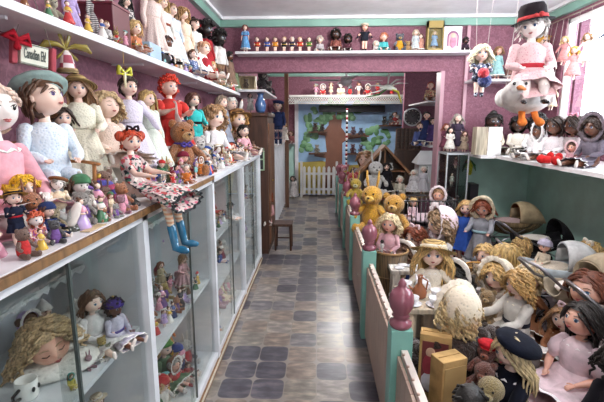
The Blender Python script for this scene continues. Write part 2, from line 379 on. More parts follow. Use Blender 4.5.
# ================================================================ fence
POST = M('paint', '#86bfb2'); FIN = M('gloss', '#8f5562'); PK = M('paint', '#c8ad9c'); RAIL = M('paint', '#ded2c8')
FX = .385
fy = [.6, 1.79, 2.98, 4.19, 5.35, 6.5, 7.6]
names = ['just beside the camera', 'nearest in view', 'second in view beside the wicker basket', 'third in view', 'fourth in view beyond the header wall', 'fifth in view beside the toy pile', 'farthest, next to the small picket gate']
fin = [(.0, 0), (.046, 0), (.052, .012), (.05, .028), (.036, .036), (.032, .048), (.042, .056), (.036, .064), (.038, .07), (.052, .095), (.058, .125), (.054, .155), (.04, .178), (.022, .19), (.018, .2), (.02, .205), (.012, .222), (.0, .235)]
for i, y in enumerate(fy):
    t = thing('fence_post', 'teal square fence post with a turned pink finial, ' + names[i], 'fence post', (FX, y, 0), group='teal fence posts with pink finials')
    MB(POST).box((0, 0, .345), (.098, .098, .69)).build('post', t, bev=.004)
    MB(FIN).lathe([(r, z) for r, z in fin], 24, (0, 0, .69)).build('finial', t)
for i in range(len(fy) - 1):
    y0, y1 = fy[i] + .05, fy[i + 1] - .05
    t = thing('picket_fence', 'low pinkish picket fence length, ' + ['nearest to the camera', 'between the first and second posts in view', 'between the second and third posts in view', 'between the third and fourth posts in view', 'just beyond the header wall', 'farthest, ending at the last post'][i], 'fence', (FX, (y0 + y1) / 2, 0), group='picket fence panels along the aisle')
    L_ = y1 - y0; nn = int(L_ / .088)
    MB(RAIL).box((0.012, 0, .585), (.03, L_, .03)).build('top_rail', t, bev=.002); MB(RAIL).box((0.02, 0, .12), (.025, L_, .05)).build('bottom_rail', t)
    for k in range(nn):
        yy = -L_ / 2 + (k + .5) * L_ / nn
        MB(PK).box((-.012, yy, .3), (.014, L_ / nn - .005, .54)).build('picket', t)
        MB(PK).tube([(.0, yy, .598), (.0, yy, .607)], [.007, .006], 8, ends=False).build('screw_cap', t)
# ================================================================ doll kit (units: standing height 1, facing -Y)
SK = {'pale': ('#efd2c2', '#e6bfae'), 'white': ('#f0e9e4', '#e6dcd6'), 'pink': ('#e8b9a4', '#dc9f8a'), 'tan': ('#c98e6c', None), 'dark': ('#3f2a22', None), 'brown': ('#6a4330', None), 'black': ('#1c1714', None), 'cloth': ('#e9cdb4', None)}
HC = {'blonde': '#cfae74', 'pale blonde': '#ddc9a0', 'golden': '#d9a53c', 'brown': '#5c3f2b', 'dark brown': '#33231b', 'black': '#15110f', 'red': '#b23c20', 'auburn': '#7d3c22', 'grey': '#9b958c', 'white': '#e9e4dc', 'yellow': '#f0b422', 'light brown': '#8e6a48', 'orange': '#cf5a26'}
def skin(s): a, b = SK[s]; return M('skin', a, b)
def hairm(h): return M('hair', HC.get(h, h))
EYEW = M('gloss', '#f4f2ee'); LASH = M('paint', '#1d1512')
def eyem(c): return M('gloss', c)
LIP = M('gloss', '#aa5655')
def headfn(d, fat=1.0):
    x, y, z = d
    k = 1.0
    def g(cx, cy, cz, s): q = Vector((cx, cy, cz)).normalized(); return math.exp(-((x - q.x) ** 2 + (y - q.y) ** 2 + (z - q.z) ** 2) / (s * s))
    k += .055 * (g(.5, -.8, -.32, .32) + g(-.5, -.8, -.32, .32)) * fat
    k += .13 * g(0, -1, -.14, .13) + .05 * g(0, -1, -.0, .16)
    k -= .06 * (g(.34, -.9, .06, .2) + g(-.34, -.9, .06, .2))
    k += .05 * g(0, -.85, -.72, .22) + .035 * g(0, -1, -.42, .16)
    if z < 0: k *= 1 - .13 * z * z
    return k
def dirs(s, u, f): return (Vector(u[0:1] and (u[0] * s, u[1], u[2])).normalized(), Vector((f[0] * s, f[1], f[2])).normalized())
ARMS = {'down': ((.3, -.05, -1), (.12, -.3, -1)), 'lap': ((.35, -.3, -1), (-.45, -.85, -.25)), 'fwd': ((.2, -.7, -.7), (0, -1, -.1)), 'out': ((1, -.15, -.7), (.7, -.55, -.35)),
        'up': ((.7, -.1, .75), (.15, -.15, 1)), 'side': ((.8, -.1, -.8), (.45, -.35, -1)), 'hold': ((.35, -.6, -.8), (-.3, -.9, .25)), 'back': ((.3, .5, -1), (.1, .2, -1))}
def tpoint(a, b, t): return a + (b - a) * t
class Rig: pass
def rig(pose='stand', arms='down', look=(0, 0), hk=1.0, fat=1.0, legs=(1, 1), tilt=0, hrot=None):
    r = Rig(); r.pose = pose; r.fat = fat
    hz = .47 if pose == 'stand' else .055
    r.hip = Vector((0, 0, hz)); r.R = .1 * hk
    r.neck = Vector((0, 0, hz + .30)); r.hc = Vector((0, -.01, hz + .33 + r.R * .98))
    r.top = r.hc.z + r.R
    hr_ = Euler((look[1], tilt, look[0])).to_matrix()
    if hrot:   # (front, up) directions in body space
        fr, up_ = Vector(hrot[0]).normalized(), Vector(hrot[1]); up_ = (up_ - fr * up_.dot(fr)).normalized(); xx = up_.cross(fr); hr_ = Matrix((xx, -fr, up_)).transposed()
        if hr_.determinant() < 0: hr_ = Matrix((-xx, -fr, up_)).transposed()
    r.hm = Matrix.Translation(r.hc) @ hr_.to_4x4() @ Matrix.Scale(r.R, 4)
    if isinstance(arms, str) or not isinstance(arms[0], str): arms = (arms, arms)
    r.arm = []
    for s, a in ((1, arms[0]), (-1, arms[1])):
        u, f = dirs(s, *(ARMS[a] if isinstance(a, str) else a))
        S = Vector((s * .088 * fat, 0, hz + .262)); E = S + u * .145; Wr = E + f * .13; r.arm.append((S, E, Wr, f, s))
    r.leg = []
    for s in (1, -1):
        A = Vector((s * .045, 0, hz))
        if pose == 'stand': K = A + Vector((s * .008, -.005, -.215)); Q = Vector((K.x, .0, .035)); d = Vector((s * .25, -1, 0))
        elif pose == 'sit': K = A + Vector((s * .04, -.205, .012)); Q = K + Vector((s * .03, -.185, -.03)); d = Vector((s * .35, -.3, 1))
        elif pose == 'dangle': K = A + Vector((s * .02, -.21, .01)); Q = K + Vector((s * .005, -.035, -.195)); d = Vector((s * .15, -1, -.15))
        sh = (Q - K) * legs[1]; K = A + (K - A) * legs[0]; Q = K + sh
        r.leg.append((A, K, Q, d.normalized(), s))
    return r
def hand(m, W, f, s, det):
    u, w, f = basis(f)
    side = Vector((-s, -.3, .2)); side = (side - f * side.dot(f)).normalized(); nrm = f.cross(side)
    if det >= 2:
        c = W + f * .018; m.tube([W, W + f * .012, W + f * .028], [.012, .0165, .016], 10, .6)
        for k, (o_, L_) in enumerate(((-.011, .02), (-.0037, .025), (.0037, .026), (.011, .022))):
            b = W + f * .028 + side * -o_; m.tube([b, b + f * L_ * .5, b + f * L_ + nrm * .007], [.0042, .004, .0032], 6)
        b = W + f * .008 + side * .012; m.tube([b, b + f * .011 + side * .009, b + f * .022 + side * .011], [.005, .0045, .0036], 6)
    else:
        m.tube([W, W + f * .016, W + f * .036], [.012, .0155, .011], 7, .7)
        b = W + f * .006 + side * .008; m.tube([b, b + f * .016 + side * .01], [.005, .004], 5)
def body(m, r, det, foot=True):
    n = (8, 12, 20)[det]; f = r.fat; z = r.hip.z
    prof = [(.03, -.045), (.065, -.03), (.083, 0), (.084, .05), (.074, .12), (.08, .19), (.086, .24), (.07, .275), (.036, .298), (.03, .32), (.029, .36)]
    m.lathe([(a * f if b < .27 else a, b + z) for a, b in prof], n, (0, 0, 0), sq=.78)
    X = m.X; m.X = r.hm
    if det == 2: m.ell((0, 0, 0), (.84, .9, 1), 40, 30, fn=headfn)
    elif det == 1: m.ell((0, 0, 0), (.84, .9, 1), 24, 18, fn=headfn)
    else: m.ell((0, 0, 0), (.84, .9, 1), 12, 8, fn=lambda d: 1 - (.1 * d.z * d.z if d.z < 0 else 0)).ell((0, -.88, -.12), (.1, .12, .09), 5, 4)
    if det: m.ell((.83, .02, -.08), (.09, .16, .2), 8, 6).ell((-.83, .02, -.08), (.09, .16, .2), 8, 6)
    m.X = X
    for S, E, Wr, fd, s in r.arm:
        m.tube([S, tpoint(S, E, .5), E, tpoint(E, Wr, .35), Wr], [.028 * f, .025 * f, .021 * f, .021 * f, .012], n // 2 + 3, cap=False if det else True); hand(m, Wr, fd, s, det)
    for A, K, Q, d, s in r.leg:
        m.tube([A, tpoint(A, K, .5), K, tpoint(K, Q, .35), Q], [.042 * f, .037 * f, .028 * f, .029 * f, .017], n // 2 + 3)
        if foot: m.tube([Q - d * .005, Q + d * .03, Q + d * .055], [.017, .018, .013], n // 2 + 2, .85)
def face(o, r, det, eye='#3c5a78', lip=True, closed=False, browc='brown'):
    # o: parent; features in head space
    if det == 0:
        m = MB(eyem('#2a1d18')); m.X = r.hm
        for s in (1, -1): m.ell((s * .3, -.83, .04), (.09, .05, .08), 6, 4)
        m.use(LIP).ell((0, -.84, -.42), (.13, .05, .05), 6, 4); m.build('face_features', o); return
    for s in (1, -1):
        ph = math.asin(.335); c = Vector((s * .31, -.795, .045))
        m = MB(EYEW); m.X = r.hm @ Matrix.Translation(c) @ Euler((0, 0, s * .38)).to_matrix().to_4x4()
        if closed:
            m = MB(LASH); m.X = r.hm; m.tube([(s * .17, -.86, .0), (s * .3, -.85, -.05), (s * .44, -.76, .0)], .022, 5)
        else:
            m.ell((0, .012, 0), (.16, .088, .118), 12, 8)
            m.use(eyem(eye)).ell((0, -.05, .0), (.1, .038, .105), 12, 8); m.use(eyem('#0c0a0a')).ell((0, -.074, 0), (.05, .022, .052), 8, 6)
            m.use(LASH).tube([(-.15, -.03, .04), (-.08, -.08, .1), (0, -.09, .12), (.08, -.08, .1), (.15, -.03, .04)], .016, 5)
        m.build('eye', o)
        if det == 2 or True:
            b = MB(hairm(browc)); b.X = r.hm; b.tube([(s * .14, -.885, .25), (s * .3, -.86, .31), (s * .47, -.76, .25)], [.018, .026, .014], 5); b.build('eyebrow', o)
    if lip:
        b = MB(LIP); b.X = r.hm; b.tube([(-.15, -.87, -.42), (-.06, -.93, -.4), (0, -.925, -.415), (.06, -.93, -.4), (.15, -.87, -.42)], [.015, .035, .028, .035, .015], 6)
        b.tube([(-.1, -.88, -.46), (0, -.925, -.475), (.1, -.88, -.46)], [.02, .042, .02], 6); b.build('mouth', o)
def surf(d, k=1.0): return Vector((d.x * .84, d.y * .9, d.z)) * k
def facey(d): return d.y < -.18 and d.z < .5 - .25 * abs(d.x)
def hair(o, r, style, col, det, seed=0, grav=None, name='hair'):
    rn = random.Random(seed * 7 + 3); m = MB(hairm(col)); m.X = r.hm
    # skull cap with the face left open
    seg, rg = (14, 9) if det == 0 else (26, 16)
    vs = []; fs = []; ok = {}
    puff = {'short': 1.1, 'bob': 1.13, 'long': 1.12, 'curly': 1.16, 'afro': 1.3, 'buns': 1.1, 'braids': 1.1, 'yarn': 1.12, 'updo': 1.15, 'baby': 1.05}[style]
    def P(i, j):
        th = PI * i / rg * .86; ph = 2 * PI * j / seg; d = Vector((math.sin(th) * math.cos(ph), math.sin(th) * math.sin(ph), math.cos(th)))
        return d
    for i in range(rg + 1):
        for j in range(seg):
            d = P(i, j); ok[(i, j)] = not facey(d); vs.append(surf(d, puff + .03 * noise.noise(d * 5 + Vector((seed, 0, 0)))))
    for i in range(rg):
        for j in range(seg):
            k = (j + 1) % seg
            if ok[(i, j)] and ok[(i + 1, j)] and ok[(i, k)] and ok[(i + 1, k)]: fs.append((i * seg + j, (i + 1) * seg + j, (i + 1) * seg + k, i * seg + k))
    m.add(vs, fs)
    inv = r.hm.to_3x3().normalized().inverted(); g = (inv @ Vector(grav or (0, 0, -1))).normalized()
    nl = {'short': 70, 'bob': 90, 'long': 110, 'curly': 120, 'afro': 160, 'buns': 40, 'braids': 40, 'yarn': 60, 'updo': 60, 'baby': 50}[style]
    nl = int(nl * (.22, .6, 1.2)[det]); ln = {'short': .8, 'bob': 1.5, 'long': 2.9, 'curly': 1.75, 'afro': .42, 'buns': .7, 'braids': .7, 'yarn': 1.2, 'updo': .7, 'baby': .5}[style]
    if style in ('braids', 'buns', 'updo') and det == 0: nl = 8
    lr = (.16, .1, .075)[det] * (1.15 if style in ('afro', 'curly', 'yarn') else 1)
    for q in range(nl):
        for _ in range(30):
            z = rn.uniform(-.45, 1); a = rn.uniform(0, 2 * PI); s_ = math.sqrt(1 - z * z); d = Vector((s_ * math.cos(a), s_ * math.sin(a), z))
            if not facey(d): break
        p = surf(d, puff - .03); 
        if style == 'afro':
            pts = [p, p + d * .12 + Vector((rn.uniform(-.1, .1), rn.uniform(-.1, .1), rn.uniform(-.1, .1)))]; m.tube(pts, [lr * 1.1, lr * .9], 5); continue
        L_ = ln * rn.uniform(.75, 1.1) * (1.15 if d.z > .4 else 1); st = .14 if det else .26; n_ = max(3, int(L_ / st)); pts = []; ph = rn.uniform(0, 6.28)
        wv = {'curly': .11, 'long': .035, 'bob': .025, 'short': .03, 'yarn': .03}.get(style, .02); off = rn.uniform(0, .09)
        for i in range(n_):
            w = wv * min(1, i / 3) ; fr_ = 5.2 if style == 'curly' else 2.4
            pts.append(p + Vector((math.cos(ph + i * st * fr_ * 2), math.sin(ph + i * st * fr_ * 2), 0)) * w)
            v = g.copy(); e = Vector((p.x / .84, p.y / .9, p.z)); rad = e.length
            nrm = Vector((e.x / .84, e.y / .9, e.z)).normalized()
            if e.y < .1 and e.z > -.9: v += Vector((math.copysign(.9, e.x if abs(e.x) > .05 else d.x + .001), .35, 0))
            v -= nrm * min(0, v.dot(nrm)); 
            if rad > puff + off + .02 and e.z > -.8: v -= nrm * .25
            p = p + v.normalized() * st
            e = Vector((p.x / .84, p.y / .9, p.z))
            if e.length < puff + off: p = Vector((e.x * .84, e.y * .9, e.z)) * ((puff + off) / e.length)
        R_ = [lr * (.75 + .35 * math.sin(PI * min(1, i / (n_ - 1) + .15))) for i in range(n_)]; R_[-1] *= .5
        m.tube(pts, R_, 5 if det else 4)
    if style == 'buns':
        for s in (1, -1): m.ell((s * .95, .1, .45), .48, 14, 9, fn=lambda d: 1 + .1 * noise.noise(d * 6))
    if style == 'updo': m.ell((0, .25, 1.1), (.45, .45, .4), 14, 9, fn=lambda d: 1 + .1 * noise.noise(d * 6))
    if style == 'yarn':
        for s in (1, -1):
            for q in range(14 if det else 6): a = rn.uniform(0, 6.28); m.tube([(s * .85, .05, .2), (s * (1.15 + .25 * rn.random()), .1 + .3 * math.cos(a), .05 + .35 * math.sin(a)), (s * (1.2 + .3 * rn.random()), .1 + .4 * math.cos(a), -.35 + .3 * math.sin(a))], [.12, .15, .1], 5)
    if style == 'braids':
        for s in (1, -1):
            for q in range(9): m.ell((s * (.86 + .02 * q), -.1 - .02 * q, -.2 - .24 * q), (.17, .17, .16), 8, 6)
    return m.build(name, o)
def ruffle(m, c, R, w, n=14, zdrop=.3, seg=56, sq=.8, amp=.25, up=None, th=.006):
    # gathered lace ring
    A, B, D = [], [], []
    for j in range(seg):
        a = 2 * PI * j / seg; k = 1 + amp * math.sin(n * a) * .5
        A.append(Vector((math.cos(a) * R, math.sin(a) * R * sq, 0))); B.append(Vector((math.cos(a) * (R + w * (1 + .1 * math.sin(n * a))), math.sin(a) * (R + w) * sq, -w * zdrop + w * amp * math.sin(n * a))))
    X = Matrix.Translation(Vector(c)) @ (up.to_matrix().to_4x4() if up else Matrix())
    f = lambda R_, dz: [X @ (p + Vector((0, 0, dz))) for p in R_]
    return m.rings([f(A, th), f(B, th * .6), f(B, -th * .6), f(A, -th)], True, False)
def skirt(m, r, L_=.3, R=.19, pose=None, folds=11, seg=None, det=1, seed=0, th=True):
    seg = seg or (20, 44, 72)[det]; pose = pose or r.pose; rn = random.Random(seed); ph = rn.uniform(0, 6); rings = []; N = 9 if det else 5
    z0 = r.hip.z + .13
    for i in range(N + 1):
        t = i / N; 
        if pose == 'stand': c = Vector((0, 0, z0 - L_ * t)); ux, uw, ang = .083 + (R - .083) * t ** .8, .07 + (R * .92 - .07) * t ** .8, 0
        else:
            s = t ** 1.1; c = Vector((0, -L_ * s * .9 - .0, z0 - (z0 - .055) * min(1, t * 1.9) ** .8)); ang = min(1, t * 1.6) * PI / 2
            ux = .083 + (R - .083) * t ** .7; uw = .072 + (.07 - .072) * t
            if pose == 'dangle' and t > .7: c.z -= (t - .7) * .22; c.y += 0
        am = .1 * t ** 1.5 if det else .05 * t
        ring = []
        for j in range(seg):
            a = 2 * PI * j / seg; k = 1 + am * math.sin(folds * a + ph) + am * .5 * math.sin(folds * 1.7 * a + ph * 2 + t)
            p = c + Vector((math.cos(a) * ux * k, 0, 0)) + Vector((0, math.cos(ang), math.sin(ang))) * (math.sin(a) * uw * k)
            if pose == 'sit': p.z = max(p.z, .004 + .004 * math.sin(folds * a))
            ring.append(p)
        rings.append(ring)
    m.rings(rings, True, False); return rings
HATN = {'straw': 'straw_hat', 'beret': 'beret', 'bonnet': 'bonnet', 'tophat': 'top_hat', 'knit': 'knitted_cap', 'band': 'headband', 'bow': 'hair_bow', 'cap': 'cap', 'lace': 'lace_cap', 'hood': 'hood', 'crown': 'flower_wreath', 'wide': 'wide_hat', 'cone': 'pointed_cap'}
def hat(o, r, kind, c, c2, det):
    seg = 14 if det == 0 else 32; X = r.hm
    m = MB(M('straw' if kind in ('straw',) else 'lace' if kind in ('bonnet', 'lace') else 'cloth', c)); m.X = X @ Euler((-.32 if kind == 'straw' else -.15, .06, 0)).to_matrix().to_4x4()
    hat_o = None
    if kind in ('straw', 'wide', 'tophat'):
        bw = {'straw': 1.75, 'wide': 1.6, 'tophat': 1.45}[kind]; h = {'straw': .62, 'wide': .7, 'tophat': 1.05}[kind]
        wav = lambda a, t: (.04 * math.sin(5 * a) if t < .2 or t > .8 else 0)
        m.lathe([(1.02, .36), (bw, .26 + .0), (bw + .02, .3), (1.05, .44), (1.02, .5), (.96, .5 + h * .7), (.8, .5 + h), (.3, .55 + h), (0, .56 + h)], seg, fold=lambda a, t: .025 * math.sin(4 * a + 1) if .1 < t < .3 else 0)
        hat_o = m.build(HATN[kind], o)
        b = MB(M('cloth', c2)); b.X = m.X; b.lathe([(1.06, .45), (1.08, .5), (1.04, .68), (1.02, .68)], seg, cap=False)
        if det: b.ell((.75, -.72, .6), (.22, .16, .2), 10, 7).ell((.45, -.92, .58), (.16, .12, .16), 10, 7)
        b.build('ribbon', hat_o)
    elif kind == 'beret':
        m.X = X @ Euler((-.25, .28, 0)).to_matrix().to_4x4()
        m.lathe([(.9, .28), (.98, .32), (1.0, .46), (1.3, .55), (1.42, .72), (1.28, .92), (.8, 1.08), (.3, 1.12), (0, 1.12)], seg, (.1, .12, 0), fold=lambda a, t: .03 * math.sin(9 * a) * t); hat_o = m.build('beret', o)
        b = MB(M('cloth', c2)); b.X = m.X; b.lathe([(.99, .26), (1.03, .3), (1.03, .44), (.99, .47)], seg, (.1, .12, 0), cap=False).build('hat_band', hat_o)
    elif kind in ('bonnet', 'lace', 'hood'):
        seg2 = 30 if det else 16; rg = 12; vs = []; fs = []
        for i in range(rg + 1):
            for j in range(seg2):
                th = i / rg * PI * .63; ph = 2 * PI * j / seg2; d = Vector((math.sin(th) * math.cos(ph), math.cos(th), math.sin(th) * math.sin(ph)))
                vs.append(surf(d, 1.33 + .05 * math.sin(j * 3.1) * (i / rg)) + Vector((0, .06, .1)))
        for i in range(rg):
            for j in range(seg2): k = (j + 1) % seg2; fs.append((i * seg2 + j, (i + 1) * seg2 + j, (i + 1) * seg2 + k, i * seg2 + k))
        m.X = X; m.add(vs, fs); hat_o = m.build(HATN[kind], o)
        md = hat_o.modifiers.new('thick', 'SOLIDIFY'); md.thickness = .004
        b = MB(M('lace', c2)); b.X = X @ Matrix.Translation((0, -.44, .08)) @ Euler((PI / 2, 0, 0)).to_matrix().to_4x4()
        ruffle(b, (0, 0, 0), 1.1, .34, 16, -.2, 64, 1.12, .22, th=.02); b.build('frill', hat_o)
    elif kind == 'knit':
        m.lathe([(1.02, .12), (1.1, .16), (1.12, .36), (1.08, .42), (1.0, .75), (.7, 1.1), (.2, 1.27), (0, 1.28)], seg, fold=lambda a, t: .015 * math.sin(20 * a), sq=1.05); m.use(M('fur', c2)).ell((0, 0, 1.36), .2, 10, 7); hat_o = m.build('knitted_cap', o)
    elif kind == 'cap':
        m.lathe([(1.02, .35), (1.05, .4), (1.05, .58), (1.18, .66), (1.18, .9), (.9, 1.05), (0, 1.08)], seg); hat_o = m.build('cap', o)
        b = MB(M('cloth', c2)); b.X = m.X; b.tube([(-.6, -.85, .42), (-.3, -1.15, .38), (.3, -1.15, .38), (.6, -.85, .42)], .09, 6, .4).build('peak', hat_o)
    elif kind == 'cone':
        m.lathe([(1.05, .3), (1.12, .36), (1.1, .48), (.8, .95), (.4, 1.5), (.1, 1.85), (0, 1.9)], seg); hat_o = m.build('pointed_cap', o)
    elif kind == 'band':
        m.X = X; m.tube([Vector((math.cos(a) * 1.02, .05, math.sin(a) * 1.14)) for a in [PI * i / 14 for i in range(15)]], .09, 6); hat_o = m.build('headband', o)
    elif kind == 'crown':
        m.X = X
        for i in range(16):
            a = i * PI / 8; m.use(M('cloth', (c, c2)[i % 2])).ell((math.cos(a) * .95, math.sin(a) * .95, .62), .17, 8, 5)
        hat_o = m.build('flower_wreath', o)
    elif kind == 'bow':
        m.X = X @ Matrix.Translation((.1, -.25, 1.12))
        for s in (1, -1): m.lathe([(.06, 0), (.2, .18), (.27, .42), (.2, .5), (0, .5)], 12, sq=.5).v
        n0 = len(m.v); m.v = m.v; b = MB(M('cloth', c))
        b.X = X @ Matrix.Translation((.1, -.25, 1.15))
        for s in (1, -1): b.tube([(0, 0, 0), (s * .22, 0, .16), (s * .48, 0, .22), (s * .55, 0, -.02), (s * .45, 0, -.2), (s * .2, 0, -.12), (0, 0, 0)], [.08, .11, .13, .13, .13, .11, .08], 7)
        b.ell((0, -.06, 0), .12, 8, 6); hat_o = b.build('hair_bow', o)
    return hat_o
NAMEOF = {}
def doll(loc, h, rz=0, label='', cat='doll', group=None, name='doll', pose='sit', arms='lap', look=(0, 0), sk='pale', hr=('long', 'blonde'), dress=('dress', '#eeeeee'), mat='cloth', c2=None,
         trim='#f4f2ee', hatk=None, shoes='#e9e2da', det=1, hk=1.08, fat=1.28, eye='#3b5f86', seed=0, L_=None, R=None, sleeves='long', vis=None, tilt=0, rot=None, apron=None, socks=None, closed=False, legs=(1, 1), hrot=None, grav=None, legmat=None, sash=None, c3=None, boots=False):
    """h = visible height (seat/feet to top of head)"""
    r = rig(pose, arms, look, hk, fat, legs, tilt, hrot); S = h / r.top
    t = thing(name, label, cat, loc, rz, group, rot, S)
    bm = MB(skin(sk)); body(bm, r, det); bm.build('body', t)
    face(t, r, det, eye, True, closed, hr[1] if hr else 'brown')
    if hr: hair(t, r, hr[0], hr[1], det, seed, grav)
    DM = M(mat, dress[1], c2); kind = dress[0]; z = r.hip.z; n = (10, 18, 28)[det]
    m = MB(DM); f = fat
    m.lathe([(.05, .306 + z), (.074, .287 + z), (.097 * f, .25 + z), (.095 * f, .19 + z), (.087 * f, .125 + z)] + ([(.1 * f, .05 + z), (.098 * f, -.01 + z), (.06, -.05 + z)] if kind in ('suit', 'coat', 'onesie') else [(.088 * f, .1 + z)]), n, sq=.8)
    for S_, E, Wr, fd, s in r.arm:
        if sleeves == 'puff': m.tube([S_ + (S_ - E) * .05, tpoint(S_, E, .3), tpoint(S_, E, .65), tpoint(S_, E, .8)], [.036, .055, .05, .028], n // 2 + 3)
        elif sleeves == 'long': m.tube([S_, tpoint(S_, E, .5), E, tpoint(E, Wr, .6), tpoint(E, Wr, .97)], [.037 * f, .036, .033, .034, .022], n // 2 + 3)
        elif sleeves == 'short': m.tube([S_, tpoint(S_, E, .55)], [.036, .036], n // 2 + 3)
    if kind in ('suit', 'onesie', 'trousers'):
        tm = M(mat if kind == 'onesie' else 'cloth', dress[1] if kind == 'onesie' or len(dress) < 3 else dress[2])
        tb = m if kind == 'onesie' else MB(tm)
        for A, K, Q, d, s in r.leg: tb.tube([A, tpoint(A, K, .5), K, tpoint(K, Q, .5), tpoint(K, Q, .92)], [.052 * f, .046, .038, .036, .034], n // 2 + 3)
        tb.lathe([(.06, -.05 + z), (.09 * f, -.02 + z), (.092 * f, .04 + z), (.087 * f, .1 + z)], n, sq=.8)
        if tb is not m: tb.build('trousers', t)
        m.build('shirt' if kind != 'onesie' else 'romper', t)
    elif kind == 'coat':
        skirt(m, r, L_ or .2, R or .13, det=det, folds=6, seed=seed); m.build('coat', t)
    else:
        LL = L_ or ((.44 if kind == 'gown' else .3) if pose == 'stand' else .34); RR = R or (.23 if kind == 'gown' else .22)
        rg = skirt(m, r, LL, RR, det=det, seed=seed); d_ = m.build('dress', t)
        md = d_.modifiers.new('thick', 'SOLIDIFY'); md.thickness = .004
        if trim and det:
            tm = MB(M('lace', trim)); last = rg[-1]; c = sum((p for p in last), Vector()) / len(last); dv = (c - sum((p for p in rg[-2]), Vector()) / len(last)).normalized()
            lo = [p + dv * .022 + (p - c).normalized() * .008 for p in last]; hi = [p + (p - c).normalized() * .005 - dv * .004 for p in last]
            if pose == 'sit': lo = [Vector((p.x, p.y, max(.003, p.z))) for p in lo]
            tm.rings([hi, lo], True, False); tm.build('lace_hem', t)
    if trim and det:
        cm = MB(M('lace', trim)); ruffle(cm, (0, 0, z + .292), .04, .048, 9, .55, 40, .85, .12, th=.003); cm.build('collar', t)
    if sash:
        MB(M('cloth', sash)).lathe([(.09 * f, .105 + z), (.096 * f, .11 + z), (.096 * f, .135 + z), (.09 * f, .14 + z)], n, sq=.8, cap=False).build('sash', t)
    if apron:
        am = MB(M('cloth', apron)); am.tube([(0, -.078, z + .24), (0, -.082, z + .14)], [.05, .055], 10, .25)
        if pose == 'stand': am.tube([(0, -.085, z + .12), (0, -.14, z), (0, -.165, z - .12)], [.06, .1, .11], 12, .2)
        else: am.tube([(0, -.06, z + .12), (0, -.12, z + .075), (0, -.25, z + .068)], [.07, .1, .11], 12, .12)
        am.build('apron', t)
    if det or pose != 'stand' or kind not in ('gown',):
        for A, K, Q, d, s in r.leg:
            if kind == 'gown' and pose == 'stand': break
            if socks or legmat:
                MB(M('stripe', legmat, c3) if legmat else M('cloth', socks)).tube([tpoint(A, K, .9), tpoint(K, Q, .4), Q], [.031 * f, .031 * f, .02], 10).build('stocking', t)
            MB(M('gloss' if det else 'cloth', shoes)).tube(([tpoint(K, Q, .62), tpoint(K, Q, .8), Q, Q + d * .06, Q + d * .1]) if boots else [Q + Vector((0, 0, .012 if pose == 'stand' else 0)) - d * .008, Q + d * .028, Q + d * .062], [.037, .034, .034, .034, .026] if boots else [.023, .0235, .018], 10, .85).build('shoe', t)
    if hatk: hat(t, r, hatk[0], hatk[1], hatk[2] if len(hatk) > 2 else '#e8e0d0', det)
    CH[t.name] = list(kids_fast(t)); t['h_'] = h; del t['h_']
    return t
def kids_fast(t): return [c for c in COL.objects if c.parent == t]
def bear(loc, h, rz=0, label='', cat='teddy bear', group=None, name='teddy_bear', col='#a8743c', muz='#d9b98a', pose='sit', det=1, ears='round', rot=None, shirt=None, bow=None, hatk=None, arms=None, cloth=None):
    z0 = .27; S = h
    t = thing(name, label, cat, loc, rz, group, rot, S)
    sg, rg = (14, 9) if det < 2 else (28, 18); m = MB(M('fur', col)); fz = lambda d: 1 + .02 * noise.noise(d * 7)
    m.ell((0, 0, .28), (.2, .17, .28), sg, rg, fn=fz).ell((0, -.02, .72), (.2, .19, .19), sg + 4, rg + 2, fn=fz)
    m.tube([(0, 0, .45), (0, 0, .6)], [.13, .12], 10)
    for s in (1, -1):
        if ears == 'round': m.ell((s * .155, .0, .87), (.075, .04, .075), 12, 8)
        elif ears == 'long': m.tube([(s * .08, .0, .86), (s * .11, .0, 1.02), (s * .12, .0, 1.18)], [.04, .055, .03], 8, .5)
        elif ears == 'cat': m.tube([(s * .12, 0, .84), (s * .15, 0, .97)], [.06, .012], 8, .5)
        m.tube([(s * .15, -.02, .48), (s * .27, -.1, .36), (s * .27, -.2, .3)] if arms != 'out' else [(s * .15, -.02, .48), (s * .32, -.08, .45), (s * .4, -.14, .45)], [.07, .065, .06], 10)
        if pose == 'sit': m.tube([(s * .12, -.05, .1), (s * .19, -.22, .085), (s * .21, -.33, .09)], [.095, .085, .08], 10); m.ell((s * .21, -.37, .11), (.075, .05, .1), 12, 8)
        else: m.tube([(s * .1, 0, .1), (s * .11, 0, -.1)], [.09, .08], 10)
    m.build('body', t)
    MB(M('fur', muz)).ell((0, -.19, .67), (.09, .075, .07), sg, rg).build('muzzle', t)
    MB(M('gloss', '#1a1310')).ell((0, -.262, .7), (.03, .018, .02), 8, 6).build('nose', t)
    for s in (1, -1): MB(M('gloss', '#120d0b')).ell((s * .075, -.185, .77), .02, 8, 6).build('eye', t)
    if shirt: MB(M(cloth or 'cloth', shirt)).lathe([(.12, .0), (.205, .12), (.215, .3), (.17, .48), (.13, .56)], 20, sq=.88, cap=False).build('jumper', t)
    if bow:
        b = MB(M('cloth', bow)); b.tube([(math.cos(a) * .13, math.sin(a) * .12, .55) for a in [i * PI / 8 for i in range(17)]], .018, 6)
        for s in (1, -1): b.tube([(0, -.14, .53), (s * .06, -.16, .57), (s * .1, -.16, .52), (s * .05, -.155, .5), (0, -.14, .53)], .022, 6)
        b.build('ribbon_bow', t)
    if hatk:
        r = Rig(); r.hm = Matrix.Translation((0, -.01, .74)) @ Matrix.Scale(.18, 4); hat(t, r, hatk[0], hatk[1], hatk[2] if len(hatk) > 2 else '#fff', 1)
    return t
